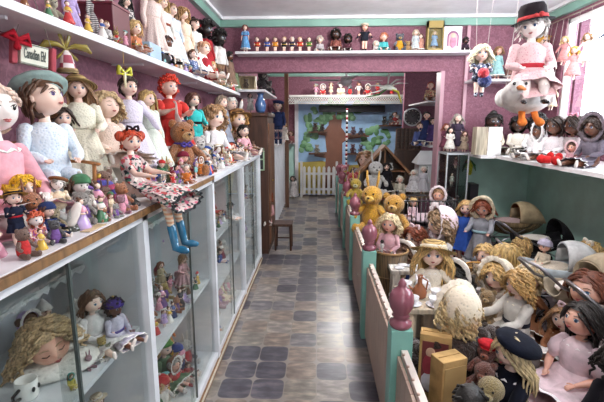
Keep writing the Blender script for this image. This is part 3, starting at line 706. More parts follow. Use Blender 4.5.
# ================================================================ back room
def solid(name, label, cat, mb, group=None, bev=None):
    o = mb.build(name, bev=bev); center(o); return tag(o, label, cat, group)
MURAL = thing('tree_mural', 'painted wall mural of a brown tree with green foliage against blue sky', 'mural', (.72, YB - .03, 0))
SKY_ = M('paint', '#9cc3e6'); mx = -.72
b = MB(SKY_).bb(-.44 + mx, 1.88 + mx, -.01, .01, .02, 2.12); b.build('sky_panel', MURAL)
b = MB(M('paint', '#b9a64e')).prism([(-.44 + mx, .04), (1.86 + mx, .04), (1.86 + mx, .62), (1.2 + mx, .74), (.5 + mx, .68), (.1 + mx, .8), (-.44 + mx, .76)], -.014, -.01); b.build('field', MURAL)
b = MB(M('paint', '#7b513f')).prism([(.1 - .0 + mx, .1), (.62 + mx, .1), (.56 + mx, .5), (.55 + mx, 1.2), (.66 + mx, 1.28), (1.15 + mx, 1.34), (1.15 + mx, 1.42), (.62 + mx, 1.42), (.52 + mx, 1.55), (.56 + mx, 2.1), (.46 + mx, 2.1), (.4 + mx, 1.75), (.36 + mx, 2.1), (.26 + mx, 2.1), (.24 + mx, 1.6), (.16 + mx, 1.5), (-.1 + mx, 1.48), (-.1 + mx, 1.4), (.16 + mx, 1.36), (.2 + mx, 1.0), (-.08 + mx, .98), (-.08 + mx, .9), (.18 + mx, .86), (.16 + mx, .5)], -.022, -.014); b.build('trunk', MURAL)
LEAF = M('paint', '#7fae84'); LEAF2 = M('paint', '#5f9163'); rn = random.Random(5)
for (x, z, r, n) in ((.0, 1.75, .3, 26), (.62, 1.95, .3, 20), (-.3, 1.1, .15, 10), (1.3, 1.3, .34, 34), (-.2, 1.4, .2, 12), (.95, 2.0, .16, 8), (.3, 2.02, .25, 12), (1.15, .95, .2, 10)):
    b = MB(LEAF)
    for q in range(n):
        b.use(LEAF if rn.random() < .6 else LEAF2); a = rn.uniform(0, 6.28); rr = r * math.sqrt(rn.random()); b.ell((x + mx + rr * math.cos(a), -.02, z + rr * math.sin(a) * .8), (rn.uniform(.05, .1), .012, rn.uniform(.04, .08)), 9, 5)
    b.build('foliage', MURAL)
b = MB(WHITE).bb(-.52 + mx, -.44 + mx, -.04, .02, 0, 2.14); b.build('frame_post', MURAL); MB(WHITE).bb(1.88 + mx, 1.97 + mx, -.04, .02, 0, 2.14).build('frame_post', MURAL)
struct(MB(TEAL).bb(XL, -.5, YB - .02, YB - .001, 0, 1.2), 'wall_far_panel')
struct(MB(WP).bb(1.52, 2.8, 7.6, 7.7, 0, ZC), 'wall_clock_stub')
# valance shelf with lattice
t = thing('lattice_shelf', 'long white lattice fronted shelf above the tree mural', 'shelf', (.7, 9.05, 2.03))
b = MB(M('paint', '#c9c9c5'));
b.box((0, -.24, .005), (2.6, .012, .012)); b.box((0, -.24, .155), (2.6, .012, .02))
for q in range(54):
    x = -1.28 + q * .0485
    for s in (1, -1): b.box((x, -.24 + .004 * s, .08), (.012, .004, .19), (0, s * .75, 0))
b.build('lattice', t); MB(M('paint', '#c9c9c5')).box((0, .1, .172), (2.6, .68, .018)).build('board', t)
solid('blind_box', 'long black box rail fixed across the top of the tree mural', 'blind', MB(M('paint', '#1c1c22')).bb(.02, 1.46, YB - .16, YB - .053, 1.88, 2.02))
# striped pole
t = thing('striped_pole', 'thin pole with red, white and black spiral stripes in front of the mural', 'pole', (.58, 8.5, 0))
for q in range(34):
    MB(M('gloss', ('#e4e2e0', '#8a2430', '#e4e2e0', '#23222a')[q % 4])).tube([(0, 0, .4 + q * .045), (0, 0, .445 + q * .045)], .022, 10, ends=False).build('stripe', t)
MB(M('gloss', '#e4e2e0')).tube([(0, 0, 0), (0, 0, .4)], .022, 10, ends=False).build('lower_pole', t)
# gate
t = thing('picket_gate', 'small white picket gate at the far end of the aisle', 'gate', (.03, 9.25, 0))
for q in range(7):
    x = -.33 + q * .11; MB(M('paint', '#c6c8c8')).prism([(x - .032, .05), (x + .032, .05), (x + .032, .66), (x, .7), (x - .032, .66)], -.01, .01).build('picket', t)
MB(M('paint', '#c6c8c8')).bb(-.36, .36, .01, .03, .15, .2).build('rail', t); MB(M('paint', '#c6c8c8')).bb(-.36, .36, .01, .03, .5, .55).build('rail', t)
MB(M('paint', '#c6c8c8')).bb(-.42, -.37, -.03, .03, 0, .8).bb(.37, .42, -.03, .03, 0, .8).build('posts', t)
# toys on the branches (small shelves)
def ledge(x, z, w, lab):
    o = solid('branch_shelf', lab, 'shelf', MB(M('wood', '#5a3d2c')).bb(x - w / 2, x + w / 2, YB - .2, YB - .053, z - .03, z), 'small shelves on the mural tree')
ledge(0.0, 1.46, .42, 'small brown shelf at the upper left branch of the mural tree'); ledge(-.02, .98, .36, 'small brown shelf at the lower left branch of the mural tree')
ledge(.85, 1.38, .42, 'small brown shelf at the upper right branch of the mural tree'); ledge(.85, .98, .42, 'small brown shelf at the lower right branch of the mural tree')
ledge(1.6, 1.6, .5, 'small shelf of animal toys at the right of the mural sky')
bear((-.06, YB - .13, 1.46), .2, .2, 'dark brown teddy bear on the upper left branch of the mural tree', col='#3c2418', muz='#6b4a30', det=0)
bear((.1, YB - .13, 1.46), .18, -.3, 'black teddy bear on the upper left branch of the mural tree', col='#1f1712', muz='#4a3826', det=0)
bear((-.02, YB - .13, .98), .2, .1, 'grey owl like plush on the lower left branch of the mural tree', 'plush toy', name='plush_toy', col='#8a8272', muz='#cfc8b4', det=0)
bear((.78, YB - .13, 1.38), .2, .1, 'plum plush toy on the upper right branch of the mural tree', 'plush toy', name='plush_toy', col='#4a2a40', muz='#8c6a84', det=0)
bear((.95, YB - .13, 1.38), .17, -.1, 'navy plush toy on the upper right branch of the mural tree', 'plush toy', name='plush_toy', col='#20233c', muz='#7a7a94', det=0)
bear((.78, YB - .13, .98), .22, .1, 'wine red plush toy on the lower right branch of the mural tree', 'plush toy', name='plush_toy', col='#50202c', muz='#7a4a54', det=0)
bear((.96, YB - .13, .98), .2, -.1, 'dark purple plush toy on the lower right branch of the mural tree', 'plush toy', name='plush_toy', col='#38264c', muz='#6c5a84', det=0)
bear((1.46, YB - .13, 1.6), .2, .1, 'black and white panda plush at the left of the sky shelf', 'plush toy', name='plush_toy', col='#20201f', muz='#e6e4e0', det=0)
bear((1.6, YB - .13, 1.6), .22, 0, 'grey plush dog at the middle of the sky shelf', 'plush toy', name='plush_toy', col='#74747a', muz='#c6c4c0', det=0, ears='long')
bear((1.75, YB - .13, 1.6), .24, -.1, 'white plush rabbit at the right of the sky shelf', 'plush toy', name='plush_toy', col='#dedad6', muz='#f0eeea', det=0, ears='long')
# wooden post, cabinets on the left of the far aisle
solid('wooden_post', 'tall brown wooden post standing beside the far left cabinets', 'post', MB(M('wood', '#6b4a34')).bb(-.635, -.56, 8.0, 8.08, 0, ZC))
t = thing('tall_cabinet', 'tall dark brown wooden cabinet just beyond the display cabinets', 'cabinet', (-.84, 5.3, 0))
BR = M('wood', '#4a2f22'); MB(BR).bb(-.25, .24, -.3, .35, .06, 1.7).build('carcass', t, bev=.005); MB(BR).bb(-.265, .26, -.32, .37, 1.7, 1.745).build('cornice', t, bev=.006); MB(BR).bb(-.24, .23, -.29, .34, 0, .06).build('plinth', t)
MB(M('wood', '#6a4630')).bb(.24, .256, -.26, .01, .12, 1.62).build('door', t); MB(M('wood', '#6a4630')).bb(.24, .256, .03, .31, .12, 1.62).build('door', t)
MB(M('metal', '#a8905a')).ell((.262, .0, .9), .014, 8, 6).build('knob', t)
t = thing('slatted_cabinet', 'white cabinet with upright slats along the far left of the aisle', 'cabinet', (-.88, 7.55, 0))
MB(CW).bb(-.22, .2, -1.75, 1.35, 0, 1.26).build('carcass', t); MB(CW).bb(-.23, .24, -1.78, 1.36, 1.26, 1.285).build('top', t)
for q in range(16): MB(CW).bb(.2, .222, -1.74 + q * .205, -1.69 + q * .205, .02, 1.25).build('slat', t)
t = thing('small_window_frame', 'pale green four pane toy window frame on the end of the brown cabinet', 'frame', (-.71, 4.965, 1.06))
for a in ((-.07, -.055, 0, .27), (.055, .07, 0, .27), (-.07, .07, 0, .016), (-.07, .07, .127, .143), (-.07, .07, .254, .27)): MB(M('paint', '#a9c4a4')).bb(a[0], a[1], -.012, .012, a[2], a[3]).build('frame_bar', t)
MB(M('paint', '#2b2a30')).bb(-.06, .06, -.003, .003, .01, .26).build('backing', t)
t = thing('wooden_stool', 'dark little wooden stool beside the end of the glass cabinets', 'stool', (-.44, 5.25, 0))
MB(BR).box((0, 0, .34), (.24, .24, .035)).build('seat', t, bev=.005)
for sx in (1, -1):
    for sy in (1, -1): MB(BR).tube([(sx * .095, sy * .095, .325), (sx * .1, sy * .1, .01)], [.018, .013], 8).build('leg', t)
MB(BR).tube([(-.1, .1, .12), (.1, .1, .12)], .01, 6).build('stretcher', t)
solid('high_shelf', 'white shelf high on the left wall beyond the header', 'shelf', MB(WHITE).bb(XL, -.62, 4.98, 6.4, 1.985, 2.01))
t = thing('shadow_box', 'pale wooden shadow box with a brown figure on the high far left shelf', 'box', (-.86, 5.1, 2.01))
PW = M('wood', '#c9b795')
MB(PW).bb(-.12, .12, .03, .06, 0, .16).bb(-.12, -.1, -.05, .03, 0, .16).bb(.1, .12, -.05, .03, 0, .16).bb(-.1, .1, -.05, .03, 0, .015).bb(-.1, .1, -.05, .03, .145, .16).build('case', t); 
# ceiling fan
t = thing('ceiling_fan', 'white four blade ceiling fan in the far room', 'fan', (.42, 6.5, 2.2))
MB(WHITE).lathe([(.0, -.02), (.06, -.01), (.085, .03), (.085, .09), (.05, .12), (.02, .13), (.0, .13)], 20).build('motor', t); MB(WHITE).tube([(0, 0, .1), (0, 0, .55)], .012, 8, ends=False).build('rod', t)
for q in range(4):
    a = q * PI / 2 + .12; b = MB(M('paint', '#d9dce0')); b.X = Matrix.Rotation(a, 4, 'Z'); b.box((.33, 0, .06), (.44, .1, .008), (.12, 0, 0)); b.build('blade', t)
# hanging toy bird
t = thing('hanging_bird', 'hanging bird mobile with white wings and a yellow green tail below the header', 'mobile', (.85, 5.3, 2.0))
MB(M('cloth', '#dfe4da')).tube([(-.08, 0, .05), (0, 0, .06), (.1, 0, .03)], [.015, .04, .018], 8).build('body', t)
for q, (dx, dz) in enumerate(((-.26, .02), (-.24, -.07), (.24, .05), (.2, .1), (.02, .17))):
    MB(M('cloth', '#e3e8e4')).tube([(0, 0, .06), (dx * .5, -.02, .06 + dz * .8), (dx, -.03, .05 + dz)], [.03, .04, .008], 8, .25).build('wing', t)
MB(M('cloth', '#c8c646')).tube([(.03, 0, .04), (.13, 0, .0), (.17, 0, -.12)], [.02, .035, .02], 8, .4).build('tail', t); MB(M('cloth', '#3c6a3c')).tube([(0, 0, .04), (-.1, 0, -.03), (-.26, 0, -.06)], [.02, .03, .01], 8, .4).build('tail', t)
MB(M('paint', '#dddddd')).tube([(0, 0, .09), (0, 0, .74)], .0015, 4, ends=False).build('string', t)
# clock
t = thing('wall_clock', 'round wall clock with a silver rim beyond the opening', 'clock', (1.67, 7.585, 1.74), rot=(PI / 2, 0, 0))
MB(M('metal', '#b9b9bd')).lathe([(.13, 0), (.16, .0), (.165, .02), (.15, .03), (.135, .02)], 40, cap=False).build('rim', t); MB(M('paint', '#565256')).lathe([(0, .006), (.138, .006), (.138, .012), (0, .012)], 40).build('dial', t)
b = MB(M('paint', '#d9d6cc'))
for q in range(12): b.box((math.sin(q * PI / 6) * .115, math.cos(q * PI / 6) * .115, .014), (.01, .022, .003), (0, 0, -q * PI / 6))
b.build('hour_marks', t); MB(M('paint', '#141414')).box((.025, .02, .017), (.01, .075, .003), (0, 0, -.9)).build('hand', t); MB(M('paint', '#141414')).box((-.02, .04, .02), (.006, .11, .003), (0, 0, .5)).build('hand', t)
t = thing('printers_tray', 'dark wooden tray of small slots beneath the wall clock', 'tray', (1.5, 7.0, 1.19))
MB(M('wood', '#3f2a20')).bb(-.21, .21, .02, .035, 0, .36).build('back', t)
MB(M('wood', '#5a3c2a')).bb(-.21, .21, -.02, .02, 0, .018).bb(-.21, .21, -.02, .02, .342, .36).bb(-.21, -.195, -.02, .02, 0, .36).bb(.195, .21, -.02, .02, 0, .36).build('frame', t)
for q in range(5): MB(M('wood', '#5a3c2a')).bb(-.195, .195, -.015, .02, .06 + q * .06, .066 + q * .06).build('slot_shelf', t)
for q in range(5): MB(M('wood', '#5a3c2a')).bb(-.13 + q * .065, -.126 + q * .065, -.015, .02, .018, .342).build('divider', t)
solid('tray_stand', 'narrow dark bookcase under the tray of slots', 'bookcase', MB(M('wood', '#3f2a20')).bb(1.3, 1.72, 6.95, 7.15, 0, 1.188))
# tables in back room
def table(name, label, x0, x1, y0, y1, z, col='#8d7358'):
    t = thing(name, label, 'table', ((x0 + x1) / 2, (y0 + y1) / 2, 0)); cx, cy = (x1 - x0) / 2, (y1 - y0) / 2
    MB(M('wood', col)).box((0, 0, z - .015), (2 * cx, 2 * cy, .03)).build('tabletop', t, bev=.004)
    for sx in (1, -1):
        for sy in (1, -1): MB(M('wood', col)).box((sx * (cx - .04), sy * (cy - .04), (z - .03) / 2), (.05, .05, z - .03)).build('leg', t)
    return t
table('table', 'low wooden table carrying the dollhouses beyond the opening', .55, 1.9, 5.55, 6.6, .66)
# A frame dollhouse
t = thing('dollhouse', 'open brown wooden dollhouse with a steep pitched roof', 'dollhouse', (.94, 6.0, .66))
DW = M('wood', '#8a5f3c'); DD = M('wood', '#4a3828')
b = MB(DD).prism([(-.3, 0), (.3, 0), (.3, .3), (0, .62), (-.3, .3)], .14, .155); b.build('back', t)
for s in (1, -1):
    MB(DW).prism([(s * .36, .24), (s * .0, .625), (s * .0, .665), (s * .39, .26)], -.16, .17).build('roof_board', t); MB(DD).bb(min(s * .3, s * .285), max(s * .3, s * .285), -.13, .14, 0, .3).build('side_wall', t)
for z in (0, .29): MB(DW).bb(-.29, .29, -.13, .14, z, z + .015).build('floor_board', t)
MB(DW).bb(-.01, .01, -.135, -.12, .015, .6).build('divider', t)
for q, (x, z, c) in enumerate(((-.12, .015, '#d9d2c6'), (.14, .015, '#b8a894'), (.09, .305, '#dcdcdc'))):
    o = MB(M('cloth', c)).box((x, .02, z + .03), (.1, .07, .05)).box((x, .05, z + .07), (.1, .015, .05)).build('toy_sofa'); center(o); o.location = Vector(o.location) + Vector((.94, 6.0, .66)); tag(o, ['cream toy sofa at the lower left of the wooden dollhouse', 'tan toy sofa at the lower right of the wooden dollhouse', 'white toy sofa on the upper floor of the wooden dollhouse'][q], 'toy furniture', 'toy sofas in the dollhouse')
# white dollhouse
t = thing('dollhouse', 'white dollhouse with a pale roof and dark windows', 'dollhouse', (1.62, 6.0, .66))
WH = M('paint', '#c4c8cc'); MB(WH).bb(-.2, .2, -.14, .14, 0, .42).prism([(-.2, .42), (.2, .42), (.2, .43), (-.2, .43)], -.14, .14).build('walls', t)
MB(M('paint', '#d6dbdd')).add([(-.24, -.18, .4), (.24, -.18, .4), (.24, .18, .4), (-.24, .18, .4), (-.16, 0, .58), (.2, 0, .58)], [(0, 1, 5, 4), (1, 2, 5), (2, 3, 4, 5), (3, 0, 4), (3, 2, 1, 0)], False).build('roof', t)
for x, z in ((-.12, .26), (.1, .26), (-.12, .07)):
    w_ = MB(M('paint', '#eceeee')).bb(x - .045, x + .045, -.15, -.141, z, z + .12).build('window_frame', t); MB(M('gloss', '#2a2c34')).bb(x - .035, x + .035, -.153, -.15, z + .01, z + .11).build('pane', w_)
MB(M('paint', '#4e5560')).bb(.05, .13, -.15, -.141, 0, .18).build('door', t)
# flared skirt lady & lamp near white house, glass case and its contents
GC = M('paint', '#aeb4b8')
t = thing('glass_case', 'tall narrow glass case beside the opening with figures on top', 'display case', (1.475, 4.58, .25))
MB(GC).bb(-.115, .12, -.14, .19, 0, .03).build('base', t); MB(GC).bb(-.115, .12, -.14, .19, 1.04, 1.06).build('top', t)
for sx in (-.115, .106):
    for sy in (-.14, .176): MB(GC).bb(sx, sx + .014, sy, sy + .014, .03, 1.04).build('post', t)
for a in ((-.101, .106, -.138, -.134), (-.101, .106, .184, .188)): MB(GL).bb(a[0], a[1], a[2], a[3], .03, 1.04).build('pane', t)
for a in (-.113, .115): MB(GL).bb(a, a + .004, -.126, .176, .03, 1.04).build('pane', t)
for z in (.36, .7, .88): MB(GL).bb(-.105, .11, -.125, .175, z, z + .006).build('glass_shelf', t)
# black iron crib
IR = M('gloss', '#17171b')
t = thing('crib', 'black iron doll crib with upright bars', 'crib', (1.27, 4.62, .25)); t.location.y = 4.3; t.location.x = 1.13
cw, cd, ch = .27, .17, .62
for sx in (1, -1):
    for sy in (1, -1): MB(IR).tube([(sx * cw, sy * cd, .01), (sx * cw, sy * cd, ch)], .012, 8).ell((sx * cw, sy * cd, ch + .02), .02, 8, 6).build('corner_post', t)
for sy in (1, -1):
    for z in (.33, ch - .02): MB(IR).tube([(-cw, sy * cd, z), (cw, sy * cd, z)], .008, 6).build('rail', t)
    for q in range(11): MB(IR).tube([(-cw + (q + 1) * cw / 6, sy * cd, .33), (-cw + (q + 1) * cw / 6, sy * cd, ch - .02)], .005, 6, ends=False).build('bar', t)
for sx in (1, -1):
    for z in (.33, ch - .02): MB(IR).tube([(sx * cw, -cd, z), (sx * cw, cd, z)], .008, 6).build('rail', t)
    for q in range(5): MB(IR).tube([(sx * cw, -cd + (q + 1) * cd / 3, .33), (sx * cw, -cd + (q + 1) * cd / 3, ch - .02)], .005, 6, ends=False).build('bar', t)
MB(IR).box((0, 0, .34), (2 * cw, 2 * cd, .012)).build('base', t)
b = MB(M('lace', '#d8c4cc')).ell((0, 0, .39), (cw * .93, cd * .9, .045), 24, 10, fn=lambda d: 1 + .06 * noise.noise(d * 5)); b.build('mattress', t)
solid('speaker_box', 'narrow black upright box between the crib and the teal wall', 'box', MB(M('paint', '#15151a')).bb(1.63, 1.72, 4.45, 4.6, .25, .98), bev=.006)
# corner shelves beyond the opening on the right
solid('side_shelf', 'small slanting white shelf of toys at the right of the far room', 'shelf', MB(WHITE).bb(1.6, 2.3, 6.3, 7.599, 1.93, 1.95)); 
solid('side_shelf', 'lower small shelf of dolls at the right of the far room', 'shelf', MB(WHITE).bb(1.55, 2.05, 5.9, 6.3, 1.29, 1.31))
solid('shelf_cabinet', 'white cabinet below the lower small doll shelf', 'cabinet', MB(M('paint', '#8d8f92')).bb(1.95, 2.1, 5.9, 6.3, 0, 1.289))
# ================================================================ placing helpers
def onX(px, yt, X, z): p = atX(px, yt, X); return (X, p.y, z), p.z - z
def onY(px, yt, Y, z): p = atY(px, yt, Y); return (p.x, Y, z), p.z - z
def onZ(px, yt, yb, z): p = atZ(px, yb, z); q = atY(px, yt, p.y); return (p.x, p.y, z), q.z - z
D = math.radians
def LD(px, yt, X, z, label, hmul=1, **kw):
    loc, h = onX(px, yt, X, z); kw.setdefault('rz', D(62)); return doll(loc, h * hmul, label=label, **kw)
def HD(px, yt, Y, z, label, **kw):
    loc, h = onY(px, yt, Y, z); return doll(loc, h, label=label, **kw)
G1 = 'large dolls along the back of the left counter'
LD(-14, 82, -.93, CZ, 'bald pale vinyl doll in a pink dress at the left edge of the counter', det=2, hr=('baby', '#e8c9b8'), sk='white', dress=('dress', '#f0b3c0'), eye='#141414', R=.24, hk=1.0, fat=1.0, L_=.22, legs=(.75, .6), group=G1, pose='sit', rz=D(70), seed=1)
# small wooden chair with the beret boy
bl, bh = onX(40, 78, -.92, CZ)
t = thing('wooden_armchair', 'small wooden doll armchair under the boy doll in the grey green beret', 'chair', (bl[0], bl[1], CZ), D(58))
OW = M('wood', '#b0743c'); ch = .1
MB(OW).box((0, 0, ch), (.2, .19, .012)).build('seat', t, bev=.002); MB(OW).box((0, .1, ch + .11), (.2, .014, .09)).build('backrest', t)
for sx in (1, -1):
    for sy in (1, -1): MB(OW).tube([(sx * .09, sy * .085, ch), (sx * .095, sy * .09, .004)], [.008, .006], 8).build('leg', t)
    MB(OW).tube([(sx * .11, .1, ch + .075), (sx * .11, 0, ch + .08), (sx * .11, -.11, ch + .075)], .01, 8, .6).build('armrest', t); MB(OW).tube([(sx * .105, -.085, ch), (sx * .11, -.085, ch + .075)], .007, 8).build('arm_post', t)
doll((bl[0], bl[1], CZ + ch + .009), bh - ch - .01, rz=D(58), label='boy doll in pale blue frilled outfit and grey green beret, seated on a small chair', det=2, hr=('short', 'brown'), dress=('onesie', '#d9e4ee'), mat='lace', c2='#b9cfe4', trim='#b4c2e4',
     hatk=('beret', '#8fa6a2', '#a9bcb8'), hk=1.12, fat=1.2, eye='#5a4a86', group=G1, look=(.5, -.22), pose='dangle', seed=2, legs=(.8, .7), socks='#cfe2f2', shoes='#bcd6ea')
LD(76, 78, -.97, CZ, 'doll in cream and white dress wearing a broad flowered straw hat', det=2, hr=('long', 'light brown'), dress=('gown', '#e4e2cf'), mat='lace', pose='stand', arms='lap', hatk=('straw', '#b99b62', '#8a7448'), hk=.82, R=.22, group=G1, rz=D(40), seed=3)
solid('plain_box', 'small cream box under the blonde baby doll', 'box', MB(M('paint', '#cfc8bc')).bb(-1.07, -.87, onX(105, 93, -.97, CZ)[0][1] - .09, onX(105, 93, -.97, CZ)[0][1] + .09, CZ + .001, CZ + .13))
LD(105, 93, -.94, CZ + .132, 'blonde baby doll in a pale cream lace dress', det=2, hr=('curly', '#bfa47c'), sk='pale', dress=('dress', '#dcc8bb'), mat='lace', hk=1.1, fat=1.15, R=.24, legs=(.7, .5), group=G1, rz=D(50), look=(.2, -.1), seed=4, closed=True)
LD(127, 78, -.95, CZ, 'tall dark haired doll in a pale lavender blouse and long white skirt', det=2, hr=('updo', 'dark brown'), dress=('gown', '#d8d2e2'), mat='lace', pose='stand', arms='side', hk=.82, R=.26, group=G1, rz=D(60), seed=5)
LD(146, 91, -.93, CZ, 'blonde doll in a long pale green and white dress', det=1, hr=('long', '#b99a62'), dress=('gown', '#d4dccf'), mat='lace', pose='stand', arms='down', group=G1, rz=D(70), seed=6, hk=.85, R=.26)
LD(168, 78, -.93, CZ, 'doll with wild red yarn hair, red waistcoat and big white sleeves', det=2, hr=('afro', '#d8402a'), dress=('dress', '#c43a34'), sk='pale', pose='stand', arms='hold', sleeves='puff', trim='#eee8e4', apron='#eae0da', group=G1, rz=D(55), seed=7, fat=1.4, hk=.92, R=.24, hatk=('bow', '#d23a2c'))
LD(192, 93, -.93, CZ, 'auburn haired doll in a bright turquoise jacket with black sash', det=1, hr=('bob', '#5a3024'), dress=('coat', '#3cb6b4'), pose='stand', arms='lap', trim='#1c1c20', sash='#15151a', group=G1, rz=D(55), seed=8, fat=1.35, hk=.95)
LD(213, 106, -.9, CZ, 'curly light brown haired doll in a wide white dress', det=1, hr=('curly', '#a07c56'), dress=('dress', '#efecee'), pose='sit', R=.3, group=G1, rz=D(55), seed=9, hk=1.3)
LD(221, 96, -.94, CZ, 'tall doll in a slate grey coat behind the curly haired one', det=1, hr=('bob', '#8a7a6a'), dress=('gown', '#8d93a2'), pose='stand', arms='down', group=G1, rz=D(60), seed=10)
LD(237, 111, -.86, CZ, 'doll wearing a brown straw hat and floral smock near the end of the counter', det=1, hr=('curly', '#b88a4e'), dress=('dress', '#c8a890'), mat='floral', c2='#8a4a3a,#d9c29a,#5f6a4a', pose='sit', hatk=('straw', '#8d6134', '#3a281c'), group=G1, rz=D(45), seed=11, hk=1.3)
LD(243, 125, -.78, CZ, 'pink dressed doll right at the far end of the counter', det=1, hr=('short', 'black'), dress=('dress', '#e7b0bc'), pose='sit', group=G1, rz=D(45), seed=12, hk=1.3)
LD(231, 98, -.95, CZ, 'slim doll in a white blouse with arms raised against the wall', det=1, hr=('short', 'white'), dress=('gown', '#e6e2de'), pose='stand', arms='up', group=G1, rz=D(50), seed=13)
LD(60, 108, -1.0, CZ, 'dark haired doll in ivory at the wall behind the boy in the beret', det=1, hr=('long', 'dark brown'), dress=('gown', '#d8d2c4'), pose='stand', arms='down', group=G1, rz=D(50), seed=14)
LD(118, 100, -1.0, CZ, 'brown haired doll in off white at the wall behind the blonde baby', det=1, hr=('bob', 'brown'), dress=('gown', '#cfc8bc'), pose='stand', arms='down', group=G1, rz=D(50), seed=15)
LD(181, 104, -.95, CZ, 'doll in dull violet at the wall beside the turquoise jacket', det=1, hr=('bob', 'black'), dress=('gown', '#6a5468'), pose='stand', arms='down', group=G1, rz=D(50), seed=16)
# teddy held by the red haired doll
l, h = onX(181, 116, -.83, CZ); bear(l, h, D(45), 'golden brown teddy bear with a violet ribbon leaning on the red haired doll', col='#b06a2c', muz='#d8a86a', bow='#5a4a9a', det=2)
l, h = onX(197, 133, -.82, CZ); bear(l, h, D(40), 'small white teddy bear in front of the turquoise jacketed doll', col='#e4dfda', muz='#f2efe9')
l, h = onX(208, 140, -.79, CZ); bear(l, h, D(40), 'small white plush lamb facing the aisle on the counter', 'plush toy', name='plush_toy', col='#dcd8d4', muz='#3a3234', ears='long', shirt='#1f1d24')
# rag doll on the edge with dangling legs
rl, rh = onX(129, 133, -.76, CZ)
r_ = doll((-.76, rl[1], CZ + .012), rh, rz=D(84), label='rag doll with red hair and floral dress, blue boots dangling over the counter edge', det=2, hr=('buns', '#b8401e'), sk='pale', dress=('dress', '#c9b8b4'), mat='floral', c2='#b84a4a,#4a7a6a,#c8607a,#e0d8d0,#23262e',
     pose='dangle', arms='fwd', sleeves='short', trim='#22262a', legmat='#e3ab84', c3='#f0dcc4', shoes='#23678a', legs=(1.45, 2.35), L_=.52, R=.27, fat=1.05, look=(-.6, .1), hatk=('bow', '#2a2026'), seed=17, hk=.88, boots=True)
# little green armchairs
for px, yt, X, lb in ((163, 153, -.86, 'small dark green upholstered toy armchair at the back of the pair'), (168, 164, -.76, 'small dark green upholstered toy armchair nearer the aisle')):
    l, h = onX(px, yt, X, CZ); t = thing('toy_armchair', lb, 'toy armchair', l, D(75), 'green toy armchairs on the counter'); gm = M('cloth', '#5d6450'); w = h * .55
    MB(gm).box((0, 0, h * .2), (w * 1.3, w * 1.2, h * .34)).build('seat', t, bev=.008); MB(gm).box((0, w * .5, h * .5), (w * 1.3, w * .3, h * .96)).build('backrest', t, bev=.012)
    for s in (1, -1): MB(gm).box((s * w * .6, 0, h * .3), (w * .26, w * 1.2, h * .56)).build('armrest', t, bev=.01)
# front row, individually described
GF = 'little figures along the front of the left counter'
l, h = onX(12, 190, -.77, CZ); doll(l, h, rz=D(60), label='little figure in navy suit, red tie and yellow straw hat at the near end', det=2, hr=('short', 'brown'), dress=('coat', '#1f2438'), sash='#b82834', hatk=('straw', '#e0a63a', '#1d1a22'), pose='stand', arms='hold', hk=1.4, fat=1.4, seed=21, group=GF, L_=.3, R=.17)
l, h = onX(22, 176, -.85, CZ); doll(l, h, rz=D(60), label='pale faced doll with bright yellow yarn hair in a mustard smock', det=2, hr=('yarn', 'yellow'), sk='pale', dress=('dress', '#d9a23c'), pose='sit', hk=1.4, fat=1.3, seed=22, group=GF, R=.25)
l, h = onX(35, 213, -.74, CZ); doll(l, h, rz=D(60), label='small orange and pink clown figure beside the navy suited one', cat='clown', det=1, name='clown_doll', hr=('afro', '#d86a4a'), sk='white', dress=('onesie', '#e9a184'), mat='floral', c2='#c9405a,#f0e2d4,#9a58b0', pose='sit', hk=1.5, fat=1.5, seed=23, group=GF)
l, h = onX(41, 187, -.85, CZ); bear(l, h, D(55), 'brown grey teddy bear behind the cluster at the near end of the counter', col='#6d604a', muz='#9a8a6c', shirt='#4a4638')
l, h = onX(52, 205, -.75, CZ); bear(l, h, D(55), 'small tan teddy bear left of the glass snow globe', col='#c2ab74', muz='#dccca0')
# snow globe
l, h = onX(69, 206, -.735, CZ)
t = thing('snow_globe', 'glass snow globe with a rosy figure inside on a dark base', 'snow globe', l); R = h * .42
MB(M('gloss', '#474a44')).lathe([(R * .9, 0), (R * .95, R * .15), (R * .8, R * .4), (R * .7, R * .62), (0, R * .62)], 24).build('base', t)
MB(M('glass', '#eef4f6')).ell((0, 0, R * 1.4), R, 24, 16).build('globe', t); MB(M('cloth', '#c88a8a')).ell((0, 0, R * 1.2), (R * .35, R * .3, R * .5)).use(M('skin', '#e8c0a8')).ell((0, 0, R * 1.8), R * .24).build('figure', t)
l, h = onX(61, 176, -.86, CZ); bear(l, h, D(50), 'small cream teddy bear behind the snow globe', col='#cbbf92', muz='#e4dab6')
l, h = onX(73, 179, -.83, CZ); bear(l, h, D(50), 'white plush cat behind the snow globe to its right', 'plush toy', name='plush_toy', col='#d6d4cc', muz='#f0eeea', ears='cat')
l, h = onX(90, 206, -.735, CZ); bear(l, h, D(50), 'small yellow and orange plush chick right of the snow globe', 'plush toy', name='plush_toy', col='#dccb78', muz='#e08a4a', shirt='#e8d890', hatk=('cone', '#e27a4e'))
l, h = onX(99, 177, -.8, CZ)
t = thing('ornament_ball', 'shiny ball ornament in blue, red and purple among the small figures', 'ornament', l); MB(M('stripe', '#3c3f8c', '#8c2a4c')).ell((0, 0, h * .5), h * .48, 20, 14).build('ball', t); MB(M('metal', '#c8a850')).tube([(0, 0, h * .94), (0, 0, h * 1.02)], h * .1, 8).build('cap', t)
l, h = onX(117, 196, -.76, CZ); bear(l, h, D(50), 'small cream plush dog in a red cap beside the dangling rag doll', 'plush toy', name='plush_toy', col='#d6c69a', muz='#efe4c4', hatk=('cap', '#c23236', '#c23236'))
l, h = onX(133, 193, -.71, CZ); bear(l, h, D(70), 'small black plush cat at the counter edge beside the rag doll', 'plush toy', name='plush_toy', col='#17161a', muz='#2a282c', ears='cat')
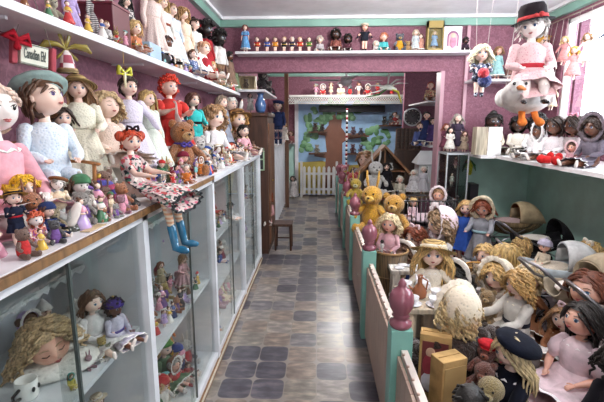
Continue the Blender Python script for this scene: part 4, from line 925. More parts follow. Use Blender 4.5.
# price card
l = atZ(94, 228, CZ + .001); solid('price_card', 'small blank tan card lying at the front edge of the counter', 'card', MB(M('paint', '#cdb48c')).box((l.x, l.y, CZ + .002), (.03, .1, .002)))
# ---------------------------------------------------------------- figurine generator (each with its own look)
WORDS = {'#e8e4de': 'white', '#c43a3a': 'red', '#3c5aa0': 'blue', '#e3a0b4': 'pink', '#d6b24a': 'yellow', '#4a7a58': 'green', '#7a5a9a': 'violet', '#2a2a36': 'black', '#d07a3a': 'orange', '#7fc0c0': 'aqua', '#8a5a3a': 'brown', '#b8b0a8': 'grey', '#e9d6b8': 'cream', '#7a2438': 'maroon', '#c0a8d8': 'lilac', '#2c3a66': 'navy'}
USED = set()
def pick(rn, seqs, place):
    for _ in range(900):
        c = tuple(rn.choice(s) for s in seqs)
        if (c, place) not in USED: USED.add((c, place)); return c
    return c
def figurine(loc, h, rz, rn, place, group, pal=None, kinds='dddbc'):
    k = rn.choice(kinds); pal = pal or list(WORDS)
    if k == 'd':
        hc = rn.choice(['blonde', 'brown', 'black', 'red', 'grey', 'white', 'auburn']); hs = rn.choice(['short', 'bob', 'long', 'buns', 'curly', 'yarn'])
        (dc, ht, hc) = pick(rn, (pal, [None, 'bonnet', 'straw', 'knit', 'beret', 'cone'], ['blonde', 'brown', 'black', 'red', 'grey', 'auburn']), place)
        po = rn.choice(['stand', 'sit', 'stand']); kk = rn.choice(['dress', 'gown', 'onesie'])
        hcol = rn.choice(pal); lab = '%s haired doll in %s%s, %s' % (hc, WORDS[dc], ' with a ' + {'bonnet': 'bonnet', 'straw': 'straw hat', 'knit': 'knitted cap', 'beret': 'beret', 'cone': 'pointed cap'}[ht] if ht else '', place)
        return doll(loc, h, rz=rz, label=lab, name='small_doll', hr=(hs, hc), dress=(kk, dc), pose=po, arms=rn.choice(['lap', 'down', 'fwd', 'side']), det=0, hk=1.35, fat=1.5, group=group, hatk=(ht, hcol, '#e8e4de') if ht else None, sk=rn.choice(['pale', 'pink', 'white', 'pale']), seed=rn.randrange(99))
    if k == 'b':
        (cc, ea, sh) = pick(rn, (['#e8e4de', '#e9d6b8', '#8a5a3a', '#b8b0a8', '#d6b24a', '#2a2a36', '#e3a0b4', '#d07a3a'], ['round', 'round', 'long', 'cat'], [None, '#c43a3a', '#3c5aa0', '#4a7a58', '#e3a0b4', '#7a5a9a']), place)
        kindw = {'round': 'teddy bear', 'long': 'plush rabbit', 'cat': 'plush cat'}[ea]
        return bear(loc, h, rz, 'small %s %s%s, %s' % (WORDS[cc], kindw, ' in a %s jumper' % WORDS[sh] if sh else '', place), kindw, group, {'round': 'teddy_bear', 'long': 'plush_rabbit', 'cat': 'plush_cat'}[ea], col=cc, muz=shade(cc, 1.2), ears=ea, shirt=sh, det=0)
    (c1, c2_) = pick(rn, (pal, ['#e8e4de', '#d6b24a', '#2a2a36', '#3c5aa0', '#e3a0b4']), place)
    t = thing('ceramic_figurine', 'ceramic %s lady figurine with %s shawl, %s' % (WORDS[c1], WORDS[c2_], place), 'figurine', loc, rz, group, None, h)
    MB(M('gloss', c1)).lathe([(.26, 0), (.28, .04), (.2, .25), (.11, .5), (.14, .6), (.13, .7), (.05, .78), (.04, .8), (0, .8)], 12, fold=lambda a, t: .08 * math.sin(6 * a) * (1 - t)).build('gown', t)
    MB(M('gloss', '#e8c8b4')).ell((0, 0, .86), .1, 10, 7).tube([(.13, 0, .66), (.17, -.08, .52), (.06, -.16, .5)], .035, 6).tube([(-.13, 0, .66), (-.17, -.08, .52), (-.06, -.16, .5)], .035, 6).build('body', t)
    MB(M('gloss', '#5a3a26')).ell((0, .03, .89), (.11, .1, .1), 10, 7).ell((0, .08, .98), .05, 8, 5).build('hair', t)
    MB(M('gloss', c2_)).lathe([(.17, .56), (.18, .6), (.12, .72), (.08, .74)], 12, cap=False).build('shawl', t); return t
rn = random.Random(11)
bands = [(.95, 1.5, 'left of the rag doll'), (1.5, 2.1, 'just beyond the rag doll'), (2.1, 2.7, 'above the third cabinet'), (2.7, 3.4, 'above the fourth cabinet'), (3.4, 4.7, 'far end of counter')]
def fill_row(X, y0, y1, step, hr_, place_of, group, rzr, z, kinds='dddbc', jit=.02, avoid=()):
    y = y0
    while y < y1:
        if all(abs(y - a) > b for a, b in avoid):
            h = rn.uniform(*hr_); figurine((X + rn.uniform(-jit, jit), y, z), h, D(rn.uniform(*rzr)), rn, place_of(y), group, kinds=kinds)
        y += step * rn.uniform(.85, 1.2)
def pl(pre): return lambda y: pre + next((b[2] for b in bands if b[0] <= y < b[1]), bands[-1][2])
ry = rl[1]
fill_row(-.715, 1.2, 4.68, .085, (.075, .12), pl('front row '), GF, (40, 90), CZ, avoid=((ry, .16),), kinds='ddbccd')
fill_row(-.765, .92, 1.5, .06, (.07, .13), lambda y: 'near end cluster', GF, (40, 80), CZ, kinds='dbbdc', avoid=((onX(12, 190, -.77, CZ)[0][1], .05), (onX(69, 206, -.735, CZ)[0][1], .05)))
fill_row(-.69, .92, 1.42, .06, (.045, .08), lambda y: 'near counter edge', GF, (40, 80), CZ, kinds='bdbc', jit=.008, avoid=((onX(69, 206, -.735, CZ)[0][1], .09),))
fill_row(-.79, 1.12, 4.66, .095, (.1, .16), pl('second row '), GF, (40, 80), CZ, avoid=((ry, .13),))
# ---------------------------------------------------------------- upper shelf
G2 = 'dolls on the long wall shelf'
UX = -.99
def UD(px, yt, label, X=UX, **kw):
    if px > 225: X = -.94
    kw.setdefault('group', G2); kw.setdefault('arms', 'down'); return LD(px, yt, X, US, label, **kw)
for px, yt, lb, kw in (
    (68, -14, 'doll in white blouse and lilac skirt near the camera on the long shelf', dict(hr=('curly', 'grey'), dress=('gown', '#b9a6d4'), pose='stand', hatk=('bonnet', '#d9d6dc', '#e6e2ea'))),
    (93, -10, 'doll in a black and white striped dress on the long shelf', dict(hr=('bob', 'black'), dress=('gown', '#23222a'), mat='stripe', c2='#e2e0dc', pose='stand')),
    (125, -4, 'dark haired doll in a black and white dress beside the dark red box', dict(hr=('long', 'black'), dress=('gown', '#2c2a30'), mat='floral', c2='#ddd8d4,#2c2a30', pose='stand')),
    (150, -16, 'tall doll in a pale pink pleated lace dress on a blue box', dict(hr=('curly', '#8a6a52'), dress=('gown', '#e2cdc6'), mat='lace', pose='stand')),
    (161, -4, 'blonde doll in a white dress with a brown sash', dict(hr=('long', 'blonde'), dress=('gown', '#e4e0dc'), pose='stand', sash='#8a4a3a')),
    (171, 4, 'light brown haired doll in a pale blue and white dress', dict(hr=('long', 'light brown'), dress=('gown', '#d2dcea'), pose='stand')),
    (182, 8, 'doll with big honey curls in a peach dress on the long shelf', dict(hr=('curly', '#b08a58'), dress=('gown', '#e8cfb8'), pose='stand')),
    (194, 19, 'dark haired doll in a flowing white wedding dress', dict(hr=('updo', 'dark brown'), dress=('gown', '#eef0ec'), mat='lace', pose='stand', R=.28)),
    (205, 22, 'dark skinned doll with black afro hair and a red headband', dict(hr=('afro', 'black'), sk='black', dress=('gown', '#a02a30'), pose='stand', hatk=('band', '#c02c34'), hk=1.5)),
    (219, 31, 'dark skinned doll with a large black afro in white and brown', dict(hr=('afro', 'black'), sk='black', dress=('suit', '#e8e4e0', '#8a6a52'), pose='stand', hk=1.5)),
    (229, 52, 'dark haired doll in a fawn dress near the end of the long shelf', dict(hr=('bob', 'black'), sk='brown', dress=('gown', '#8a7060'), pose='stand', hk=1.3)),
    (235, 66, 'brown haired doll in green at the very end of the long shelf', dict(hr=('long', 'brown'), dress=('gown', '#7a8a6a'), pose='stand', hk=1.3))):
    kw.setdefault('rz', D(65)); kw['hk'] = kw.get('hk', 1.0) * .86; kw.setdefault('R', .22); UD(px, yt, lb, det=2 if px < 165 else 1, seed=px, **kw)
l, h = onX(50, -6, -.97, US); bear(l, h, D(60), 'cream plush bear at the near end of the long shelf', col='#ddd2b0', muz='#efe6cc')
l, h = onX(108, 9, -.96, US); t = thing('gift_box', 'dark red square box on the long shelf', 'box', (-1.0, l[1] , US)); MB(M('paint', '#5e1f2c')).box((0, 0, h / 2), (.2, .17, h)).build('box_body', t, bev=.003); MB(M('paint', '#6e2634')).box((0, 0, h + .005), (.206, .176, .01)).build('lid', t)
bear((-1.0, l[1], US + h + .01), .14, D(60), 'round white plush lying on top of the dark red box', 'plush toy', name='plush_toy', col='#dcdad2', muz='#efece4')
for px, yt, X, lb, kw in ((106, 21, -.905, 'tiny baby doll in a striped romper in front of the dark red box', dict(hr=('baby', 'light brown'), dress=('onesie', '#2a3038'), mat='stripe', c2='#e0dcd8')),
    (134, 21, -.91, 'small round blonde doll in peach and green beside the dark red box', dict(hr=('bob', 'blonde'), dress=('dress', '#d98a64'), sash='#6a8a5a', hk=1.6)),
    (166, 36, -.92, 'small brown monkey like doll in dark clothes in front of the white dresses', dict(hr=('short', '#4a3026'), sk='brown', dress=('suit', '#2a2226', '#1c1a1e'), hk=1.4)),
    (192, 50, -.91, 'small doll in a blue floral dress at the foot of the bride', dict(hr=('short', 'brown'), dress=('dress', '#5a6a94'), mat='floral', c2='#c8d0e4,#2c3a66')),
    (203, 42, -.92, 'small doll in a red jacket between the two afro dolls', dict(hr=('short', '#c89a78'), dress=('coat', '#a8303a'))),
    (212, 62, -.92, 'small blonde doll in brown check below the large afro', dict(hr=('bob', 'blonde'), dress=('dress', '#9a7a62'), mat='check', c2='#cfc0ae')),
    (222, 72, -.92, 'small doll with white hair in green at the front of the long shelf', dict(hr=('curly', 'white'), dress=('dress', '#7fa07a')))):
    UD(px, yt, lb, X=X, det=1, pose='sit', rz=D(60), seed=px, **kw)
l, h = onX(151, 44, -.9, US); o = solid('keepsake_box', 'pale blue keepsake box in front of the pink pleated dress', 'box', MB(M('paint', '#a9c4dc')).bb(-.93, -.88, l[1] - .07, l[1] + .09, US, US + h))
l, h = onX(157, 52, -.9, US); solid('keepsake_box', 'black flat box at the front edge of the long shelf', 'box', MB(M('paint', '#16171c')).bb(-.93, -.88, l[1] + .03, l[1] + .16, US, US + max(.03, h)))
bands2 = bands
def pl2(pre):
    return lambda y: pre + ('by red box' if y < 1.9 else 'by white dresses' if y < 2.9 else 'by afro dolls' if y < 3.9 else 'near header')
fill_row(-.895, 1.1, 4.6, .105, (.05, .085), pl2('long shelf edge '), 'tiny figures at the edge of the long shelf', (50, 80), US, kinds='bcdc', jit=.005)
fill_row(-1.03, 3.4, 4.6, .11, (.14, .2), pl2('back of long shelf '), G2, (50, 80), US, kinds='dd', jit=.01)
# ---------------------------------------------------------------- things hanging under the shelf
t = thing('hanging_sign', 'white sign reading Canadian Eh! with dusty red ends and a red ribbon', 'sign', (0, 0, 0))
pA, pB = atX(10, 50, -1.0), atX(55, 61, -.93)
L0 = (pB - pA).length; A_ = (pA + pB) / 2; t.location = A_; d_ = (pB - pA); t.rotation_euler = (0, -math.atan2(d_.z, math.hypot(d_.x, d_.y)), math.atan2(d_.y, d_.x)); hh = .07; wl = L0 / 2 * .76
MB(M('paint', '#dcdccb')).box((0, 0, 0), (2 * wl - .02, .02, hh), ).build('board', t, bev=.002)
for s in (1, -1): MB(M('cloth', '#b0525c')).box((s * (wl + L0 * .055), 0, 0), (L0 * .12, .026, hh * 1.14)).build('end_block', t, bev=.004)
for z in (hh / 2, -hh / 2): MB(M('paint', '#5f6a5a')).box((0, -.0105, z * .9), (2 * wl - .024, .002, .003)).build('border', t)
tc = bpy.data.curves.new('lettering', 'FONT'); tc.body = 'Canadian Eh!'; tc.size = hh * .62; tc.align_x = 'CENTER'; tc.align_y = 'CENTER'; tc.extrude = .001; tc.offset = .0006; to = bpy.data.objects.new('lettering', tc); COL.objects.link(to); to.parent = t; to.location = (0, -.0115, 0); to.rotation_euler = (PI / 2, 0, 0); to.scale = (min(1, (2 * wl - .03) / (hh * .62 * 5.9)) , 1.1, 1); tc.materials.append(M('paint', '#3c463c')); bpy.context.view_layer.update()
me = bpy.data.meshes.new_from_object(to.evaluated_get(bpy.context.evaluated_depsgraph_get())); tn = bpy.data.objects.new('lettering', me); COL.objects.link(tn); tn.parent = t; tn.location = to.location; tn.rotation_euler = to.rotation_euler; tn.scale = to.scale; bpy.data.objects.remove(to)
MB(M('cloth', '#b01c2c')).tube([(-.06, -.02, hh * .5), (-.075, -.03, hh * .75), (-.1, -.02, hh * .55), (-.06, -.02, hh * .45), (-.03, -.025, hh * .75), (-.02, -.02, hh * .4), (-.06, -.02, hh * .45), (-.06, -.025, hh * .15)], [.008, .012, .01, .008, .012, .01, .008, .012], 7).build('ribbon', t)
MB(M('paint', '#8a8680')).tube([(-.06, 0, hh * .5), (-.02, 0, hh * .5 + .16)], .0015, 4, ends=False).tube([(.06, 0, hh * .5), (.0, 0, hh * .5 + .15)], .0015, 4, ends=False).build('string', t)
# bell with gold bow
p = atX(68, 72, -.93); q = atX(68, 51, -.93); t = thing('hanging_bell', 'hanging bell ornament in red and white with a big gold bow', 'ornament', p); hb = q.z - p.z
MB(M('check', '#e6dcdc', '#a04a5a')).lathe([(hb * .42, 0), (hb * .36, hb * .12), (hb * .3, hb * .5), (hb * .22, hb * .85), (hb * .1, hb), (0, hb)], 24).build('bell', t); MB(M('straw', '#b89c6a')).lathe([(hb * .42, -.004), (hb * .5, 0), (hb * .42, .012)], 24, fold=lambda a, t: .03 * math.sin(9 * a), cap=False).build('brim_band', t)
GO = M('gloss', '#8d7f3a'); b = MB(GO); z = hb * 1.05
for s in (1, -1):
    b.tube([(0, 0, z), (s * .02, s * .022, z + .014), (s * .045, s * .05, z + .012), (s * .055, s * .06, z)], [.006, .018, .026, .012], 9, .55).tube([(0, 0, z), (s * .02, s * .022, z - .03)], [.006, .014], 7, .4); b.tube([(0, 0, z), (s * .01, s * .012, z + .045)], [.006, .012], 6, .4)
b.build('bow', t); MB(M('metal', '#c8b060')).tube([(0, 0, z), (0, 0, US - .035 - p.z)], .0015, 4, ends=False).build('string', t)
p = atX(125, 80, -.88); t = thing('hanging_wand', 'yellow green ribbon ornament hanging on a gold thread under the shelf', 'ornament', p)
b = MB(M('gloss', '#c8c83c'))
for s in (1, -1): b.tube([(0, 0, .03), (s * .012, s * .03, .055), (s * .012, s * .035, .025), (0, 0, .025)], [.006, .013, .013, .006], 7, .6)
b.build('ribbon', t); MB(M('gloss', '#e0d8b0')).tube([(0, 0, .03), (0, 0, -.03)], [.008, .005], 8).build('stem', t); MB(M('metal', '#c8b060')).tube([(0, 0, .04), (0, 0, US - .03 - p.z)], .0015, 4, ends=False).build('string', t)
# ================================================================ header shelf
G3 = 'dolls on the shelf above the opening'
HY = YH - .1
def HH(px, yt, label, Y=HY, z=HS, **kw): kw.setdefault('group', G3); kw.setdefault('det', 1); kw.setdefault('arms', 'down'); kw.setdefault('rz', D(-5)); kw.setdefault('hk', 1.2); return HD(px, yt, Y, z, label, seed=int(px), **kw)
HH(245, 25, 'slim brown haired doll with red bodice and long sky blue skirt', pose='stand', hr=('bob', '#7a2a22'), dress=('gown', '#6fa8dc'), sash='#a82c34', hk=.9, fat=.95, R=.17, sleeves='puff')
for px, c, lb in ((257, '#b83a32', 'small toy figure in red at the left of the seven'), (267, '#3a5aa8', 'small toy figure in blue and gold, second of the seven'), (275, '#d88a34', 'small toy figure in orange, third of the seven'), (284, '#2c2a30', 'small toy figure in black, at the middle of the seven'),
                  (292, '#23284a', 'small toy figure in navy with pale hair, fifth of the seven'), (300, '#c23a36', 'small toy figure in bright red beside the green one'), (309, '#4f7f3e', 'small toy figure in green at the right of the seven')):
    HH(px, 37, lb, name='toy_figure', cat='toy figure', pose='stand', det=0, hr=('short', ('white' if px in (292,) else 'brown' if px % 2 else 'blonde')), dress=('suit', c, '#3a2e2a'), sash='#d9b23c', hk=1.7, fat=1.9, group='seven small toy figures on the header shelf')
HH(320, 36, 'small pale haired doll in grey white lace', pose='sit', hr=('short', '#cbbfb2'), dress=('dress', '#b8b2b6'), mat='lace', hk=1.5)
HH(336, 30, 'seated dark skinned doll with black hair and a tan and red dress', pose='sit', hr=('afro', 'black'), sk='dark', dress=('dress', '#8a5a46'), mat='check', c2='#6a2430', hk=1.35)
HH(348, 35, 'smaller seated dark skinned doll with round black hair', pose='sit', hr=('afro', 'black'), sk='dark', dress=('dress', '#54303a'), hk=1.6)
HH(365, 24, 'stocky man doll in a black shirt and pale cap, arms out', pose='stand', arms='side', hr=('short', 'brown'), sk='pink', dress=('suit', '#20222c', '#2c2a30'), trim=None, hatk=('cap', '#d8cdb8', '#2a2a30'), fat=1.6, hk=1.3)
HH(376, 41, 'tiny white haired doll beside the stocky man doll', pose='sit', det=0, hr=('curly', 'white'), dress=('dress', '#c8c0c0'), hk=1.5)
HH(384, 33, 'red haired doll in turquoise and white', pose='sit', hr=('short', '#b86a4a'), dress=('dress', '#4fb0b4'), sk='pink', hk=1.4)
p, h = onY(400, 32, HY, HS); bear(p, h, 0, 'navy and gold plush toy on the shelf above the opening', 'plush toy', G3, 'plush_toy', col='#28304a', muz='#d8a850', shirt='#c8922c', det=1)
p, h = onY(408, 40, HY, HS); bear(p, h, 0, 'small gold plush bear leaning on the navy one', 'plush toy', G3, 'plush_toy', col='#c08a34', muz='#e0b870', det=0)
HH(416, 30, 'grey haired doll in white and pale blue next to the gilt box', pose='stand', hr=('curly', '#b8a890'), dress=('gown', '#b8c0c4'), hk=1.2)
HH(421, 34, 'doll in rose and gold leaning against the gilt box', pose='stand', hr=('bob', 'brown'), dress=('gown', '#b08070'), hk=1.2)
t = thing('doll_box', 'tall gilt window box holding a pale blue doll', 'box', (atY(435, 40, HY).x, HY + .02, HS)); bh = onY(435, 21, HY, HS)[1]; bw = .085
GB = M('paint', '#a08a4e'); MB(GB).bb(-bw, bw, .03, .04, 0, bh).bb(-bw, -bw + .012, -.04, .03, 0, bh).bb(bw - .012, bw, -.04, .03, 0, bh).bb(-bw, bw, -.04, .03, 0, .03).bb(-bw, bw, -.04, .03, bh - .07, bh).build('carton', t)
MB(GL).bb(-bw + .012, bw - .012, -.04, -.038, .03, bh - .07).build('window', t)
b_ = (t.location.x, HY + .025, HS + .031); doll(b_, bh * .6, label='pale blue dressed doll inside the gilt window box', det=0, hr=('long', 'blonde'), dress=('gown', '#9ab4d8'), pose='stand', group=G3)
t = thing('doll_box', 'white carton with an arched pink doll picture', 'box', (atY(452, 40, HY).x, HY, HS)); bh = onY(452, 27, HY, HS)[1]; bw = .092
MB(M('paint', '#e6e0e6')).bb(-bw, bw, -.03, .05, 0, bh).build('carton', t, bev=.002)
def arch(w, z0, z1, n=12): return [(-w, z0), (w, z0)] + [(w * math.cos(PI * i / n), z1 + w * math.sin(PI * i / n)) for i in range(n + 1)]
MB(M('paint', '#8a5a7a')).prism(arch(.06, .05, bh * .58), -.034, -.03).use(M('paint', '#d8a0a8')).prism(arch(.045, .05, bh * .55), -.037, -.034).use(M('skin', '#e8c0a8')).ell((0, -.037, bh * .62), (.024, .006, .028), 10, 6).use(M('cloth', '#c890a8')).ell((0, -.037, bh * .36), (.035, .006, .06), 10, 6).build('picture', t)
HH(466, 38, 'dark small doll at the right end of the header shelf', pose='sit', hr=('afro', 'black'), sk='dark', dress=('dress', '#3a2c38'), hk=1.3, det=0)
# corner shelf behind the clown
CY = YH - .13
HH(499, 47, 'brown haired doll in a pale teal dress on the corner shelf', CY, 2.072, pose='stand', hr=('curly', 'light brown'), sk='pink', dress=('gown', '#8fb8b8'), hk=1.2, fat=1.1)
HH(511, 55, 'dark haired doll in brown beside the teal dressed one', CY, 2.072, pose='stand', hr=('bob', 'dark brown'), dress=('gown', '#7a5a54'), hk=1.2)
HH(544, 36, 'straw hatted doll in grey blue on the corner shelf behind the clown', CY, 2.072, pose='stand', hr=('long', 'golden'), dress=('gown', '#a8b4c8'), hatk=('straw', '#c08a3c', '#d8c8a0'), hk=1.25, R=.3)
# ================================================================ hanging clown on a goose
t = thing('hanging_goose', 'large white plush goose swing with orange feet hanging under the clown', 'plush toy', (1.235, 2.6, 1.66)); WF = M('cloth', '#f4f2ef')
MB(WF).ell((0, 0, .09), (.13, .14, .085), 26, 16, fn=lambda d: 1 + .03 * noise.noise(d * 4)).tube([(-.1, -.04, .1), (-.13, -.1, .12), (-.12, -.15, .15)], [.06, .05, .045], 14).build('body', t)
for s in (1, -1):
    MB(M('cloth', '#e8813a')).tube([(s * .035, -.05, .02), (s * .04, -.07, -.02), (s * .05, -.1, -.045)], [.02, .018, .028], 10, .8).build('foot', t)
    MB(WF).ell((s * .12, .01, .1), (.035, .1, .055), 16, 10).build('wing', t)
    MB(M('gloss', '#121212')).ell((-.12 + s * .032, -.185, .165), .009, 8, 6).build('eye', t)
MB(M('cloth', '#e8925a')).tube([(-.12, -.18, .145), (-.12, -.24, .13)], [.022, .01], 10, .7).build('beak', t)
for s in (1, -1): MB(M('paint', '#d8d4d0')).tube([(s * .12, 0, .12), (s * .05, .02, ZC - 1.663)], .0018, 5, ends=False).build('string', t)
cl = doll((1.24, 2.6, 1.81), .43, rz=D(-12), label='hanging clown in a pink lace coat and black top hat riding the goose', cat='clown', name='clown_doll', det=2, sk='white', hr=('short', '#d8d4d0'), dress=('coat', '#e6c4c6'), mat='lace', c2='#cf8d98', trim='#f0e6e2', hatk=('tophat', '#2a2226', '#c84a4a'), pose='dangle', arms='lap', look=(-.5, .25), tilt=-.15, shoes='#1a181a', socks='#e8dcd8', hk=1.05, fat=1.25, legs=(1.0, .9), L_=.3, R=.17, sash='#c23a44', seed=31)
p, h = onY(482, 46, 3.4, 1.76)
doll(p, h, rz=D(-10), label='frizzy white haired clown in a dark floral suit hanging by strings', cat='clown', name='clown_doll', det=2, sk='pale', hr=('curly', '#dcd8b8'), dress=('onesie', '#2a3048'), mat='floral', c2='#5a6484,#c8ccd8,#1c2030', trim='#c8c4c0', pose='stand', arms='hold', hk=1.5, fat=1.5, legs=(.75, .7), shoes='#14141a', seed=33)
t = thing('string_hanger', 'pair of thin strings and wooden bar holding the frizzy clown from the ceiling', 'hanger', (p[0], 3.4, ZC - .012)); MB(M('wood', '#c8a888')).box((0, 0, 0), (.16, .02, .015)).build('bar', t)
for s in (1, -1): MB(M('paint', '#b8b0b0')).tube([(s * .07, 0, 0), (s * .04, 0, p[2] + h * .9 - ZC)], .0018, 4, ends=False).build('string', t)
for dx, c, n_ in ((-.02, '#c02434', 'red'), (.0, '#2c3a78', 'blue')):
    o = solid('pompom', n_ + ' ball held by the frizzy haired clown', 'ball', MB(M('fur', c)).ell((p[0] + dx - .01, 3.27 + dx, p[2] + h * (.5 if dx else .38)), .04 if dx else .05, 16, 10))
# ================================================================ window hangers and sill things
t = thing('hanging_rail', 'thin rail along the window top carrying small hanging dolls', 'rail', (XR - .06, 4.1, 2.6)); MB(M('metal', '#b8b0a0')).tube([(0, -.75, 0), (0, .6, 0)], .006, 8).build('rod', t)
for s in (-.75, .6): MB(M('metal', '#b8b0a0')).tube([(0, s, 0), (.075, s, 0)], .006, 6).build('bracket', t)
for q, (y, zt, h, dc, hc, lb) in enumerate(((4.55, 2.45, .26, '#d8b0a8', 'brown', 'rose dressed hanging doll nearest the corner of the window wall'), (4.4, 2.3, .3, '#e8d8d0', 'auburn', 'ivory dressed hanging doll second from the corner'), (4.22, 2.42, .26, '#c88a8a', 'blonde', 'coral dressed hanging doll at the window edge'),
     (4.3, 2.0, .26, '#d8c0a0', 'brown', 'tan dressed doll hanging lowest at the window edge'), (4.05, 2.3, .3, '#e0a0a0', 'golden', 'pink dressed hanging doll against the bright window'), (4.5, 2.02, .24, '#a83a34', 'red', 'red suited doll hanging low beside the window'), (3.88, 2.38, .28, '#f0e0dc', 'light brown', 'white dressed hanging doll farthest along the window'))):
    z = zt - h; doll((XR - .07 - .03 * (q % 2), y, z), h, rz=D(-60), label=lb, name='hanging_doll', det=0, hr=('long', hc), dress=('gown', dc), pose='stand', arms='side', group='small dolls hanging at the window', hk=1.1)
    tt = solid('hanging_thread', 'thin thread above the ' + lb[:lb.index('doll') + 4], 'thread', MB(M('paint', '#c8c0b8')).tube([(XR - .07 - .03 * (q % 2), y, z + h - .01), (XR - .06, y, 2.6)], .0015, 4, ends=False))
t = thing('hanging_bird', 'dark blue bird ornament hanging before the bright window', 'ornament', (2.28, 3.45, 2.2)); MB(M('cloth', '#2c3050')).tube([(0, .1, .02), (0, .03, .03), (0, -.06, .05), (0, -.1, .07)], [.012, .045, .04, .022], 12).build('body', t)
for s in (1, -1): MB(M('cloth', '#23264a')).tube([(0, 0, .05), (s * .07, .03, .09), (s * .1, .06, .06)], [.03, .035, .01], 8, .3).build('wing', t)
MB(M('paint', '#c8c0b8')).tube([(0, 0, .06), (.05, 0, .4)], .0015, 4, ends=False).build('string', t)
# ================================================================ right shelf: seated dark dolls
G4 = 'dark skinned dolls on the L shaped shelf'
def RD(px, yt, X, label, Y=None, **kw):
    kw.setdefault('group', G4); kw.setdefault('det', 1); kw.setdefault('hk', 1.25)
    loc, h = onY(px, yt, Y, RS) if Y else onX(px, yt, X, RS); return doll(loc, h, label=label, seed=int(px), **kw)
RD(494, 114, 0, 'seated dark skinned doll with topknot in a cream dress beside the open box', Y=4.55, sk='dark', hr=('updo', 'black'), dress=('dress', '#ded4c0'), rz=D(-5), pose='sit')
RD(519, 118, 0, 'seated dark skinned doll with round black hair in ivory lace', Y=4.52, sk='dark', hr=('afro', 'black'), dress=('dress', '#e2dcd0'), mat='lace', rz=D(-10), pose='sit')
RD(538, 116, 2.1, 'seated very dark doll in white behind the christening gown', sk='black', hr=('afro', 'black'), dress=('dress', '#e8e6e6'), rz=D(-40), pose='sit')
RD(556, 118, 2.0, 'brown skinned doll in white lying back beside the pink ribbon', sk='brown', hr=('bob', 'dark brown'), dress=('dress', '#e6e2e4'), mat='lace', rz=D(-60), pose='sit', R=.3)
RD(575, 117, 2.08, 'dark haired doll with a big pink hair ribbon under the window', sk='brown', hr=('bob', 'dark brown'), dress=('dress', '#cfc4c4'), rz=D(-75), pose='sit', hatk=('bow', '#e8a0b4'), hk=1.3)
RD(573, 143, 1.95, 'small doll in dusty pink frills on the right shelf', sk='pink', hr=('baby', 'brown'), dress=('dress', '#d8a8b0'), mat='lace', rz=D(-60), pose='sit', hatk=('bonnet', '#d8a8b0', '#e8c8cc'), hk=1.4, R=.28)
RD(596, 118, 1.98, 'large doll in grey violet with dark bonnet at the right edge', sk='brown', hr=('curly', 'dark brown'), dress=('dress', '#6a6470'), mat='lace', c2='#4a4450', rz=D(-70), pose='sit', R=.19, hatk=('bonnet', '#8a8088', '#6a6068'), det=2)
# white christening gown doll lying and draping
p = atX(538, 152, 1.95); doll((p.x, p.y, RS + .0), .3, label='baby doll in a long white christening gown lying toward the shelf corner', det=1, sk='brown', hr=('baby', 'black'), dress=('dress', '#f0eef0'), mat='lace', rz=D(-85), pose='sit', L_=.42, R=.26, group=G4, hk=1.3, hatk=('bonnet', '#f0eef0', '#ffffff'))
p = atX(556, 160, 1.86); 
for s, lb in ((0, 'left one of the bright red felt shoes on the right shelf'), (1, 'right one of the bright red felt shoes on the right shelf')):
    o = MB(M('cloth', '#d02c2c')).tube([(0, 0, .03), (0, -.05, .03), (.0, -.09, .035)], [.03, .03, .035], 12).tube([(0, 0, .035), (0, 0, .065)], [.028, .026], 12).build('felt_shoe'); o.location = (p.x - .02 + s * .0, p.y + .05 - s * .12, RS + .003); o.rotation_euler = (0, 0, D(-70 + s * 30)); tag(o, lb, 'shoe', 'red felt shoes')
# open display box
t = thing('display_box', 'white wooden display box with its door open at the shelf corner', 'box', (1.66, 4.32, RS)); q = .28
PWW = M('wood', '#b8ae98'); MB(PWW).bb(-.06, .05, .09, .1, 0, q).bb(-.06, .05, -.02, -.01, 0, q).bb(-.06, -.05, -.01, .09, 0, q).bb(-.05, .05, -.01, .09, 0, .012).bb(-.05, .05, -.01, .09, q - .012, q).bb(-.05, .05, -.01, .09, q * .48, q * .5).build('case', t)
dd = MB(M('paint', '#eceae8')).bb(.055, .19, -.03, -.018, .003, q).build('door', t); MB(M('metal', '#b09040')).ell((.18, -.035, q * .5), .006, 8, 6).build('knob', dd)
doll((1.66, 4.365, RS + .013), .1, label='tiny grey doll inside the open display box', det=0, hr=('bob', 'brown'), dress=('gown', '#8a8a8e'), pose='stand', group=G4, sk='pale')
t = thing('hanging_parrot', 'yellow and green toy parrot hanging on the teal wall below the box', 'plush toy', (1.69, YH - .06, 1.1)); MB(M('fur', '#cfd22c')).tube([(0, 0, .1), (.01, -.01, .05), (.03, 0, -.04)], [.03, .045, .02], 12).build('body', t)
MB(M('fur', '#2f7a3c')).tube([(-.02, -.03, .1), (-.05, -.03, .05), (-.06, -.02, -.01)], [.015, .03, .01], 8, .5).build('wing', t); MB(M('fur', '#2f7a3c')).tube([(.03, -.03, .1), (.06, -.03, .06), (.08, -.02, .0)], [.015, .03, .01], 8, .5).build('wing', t)
MB(M('cloth', '#8a4a2a')).tube([(-.02, -.03, .1), (-.05, -.06, .09)], [.014, .005], 8).build('beak', t); MB(M('paint', '#8fc0a8')).tube([(0, 0, .12), (0, .04, .3)], .002, 4, ends=False).build('string', t)
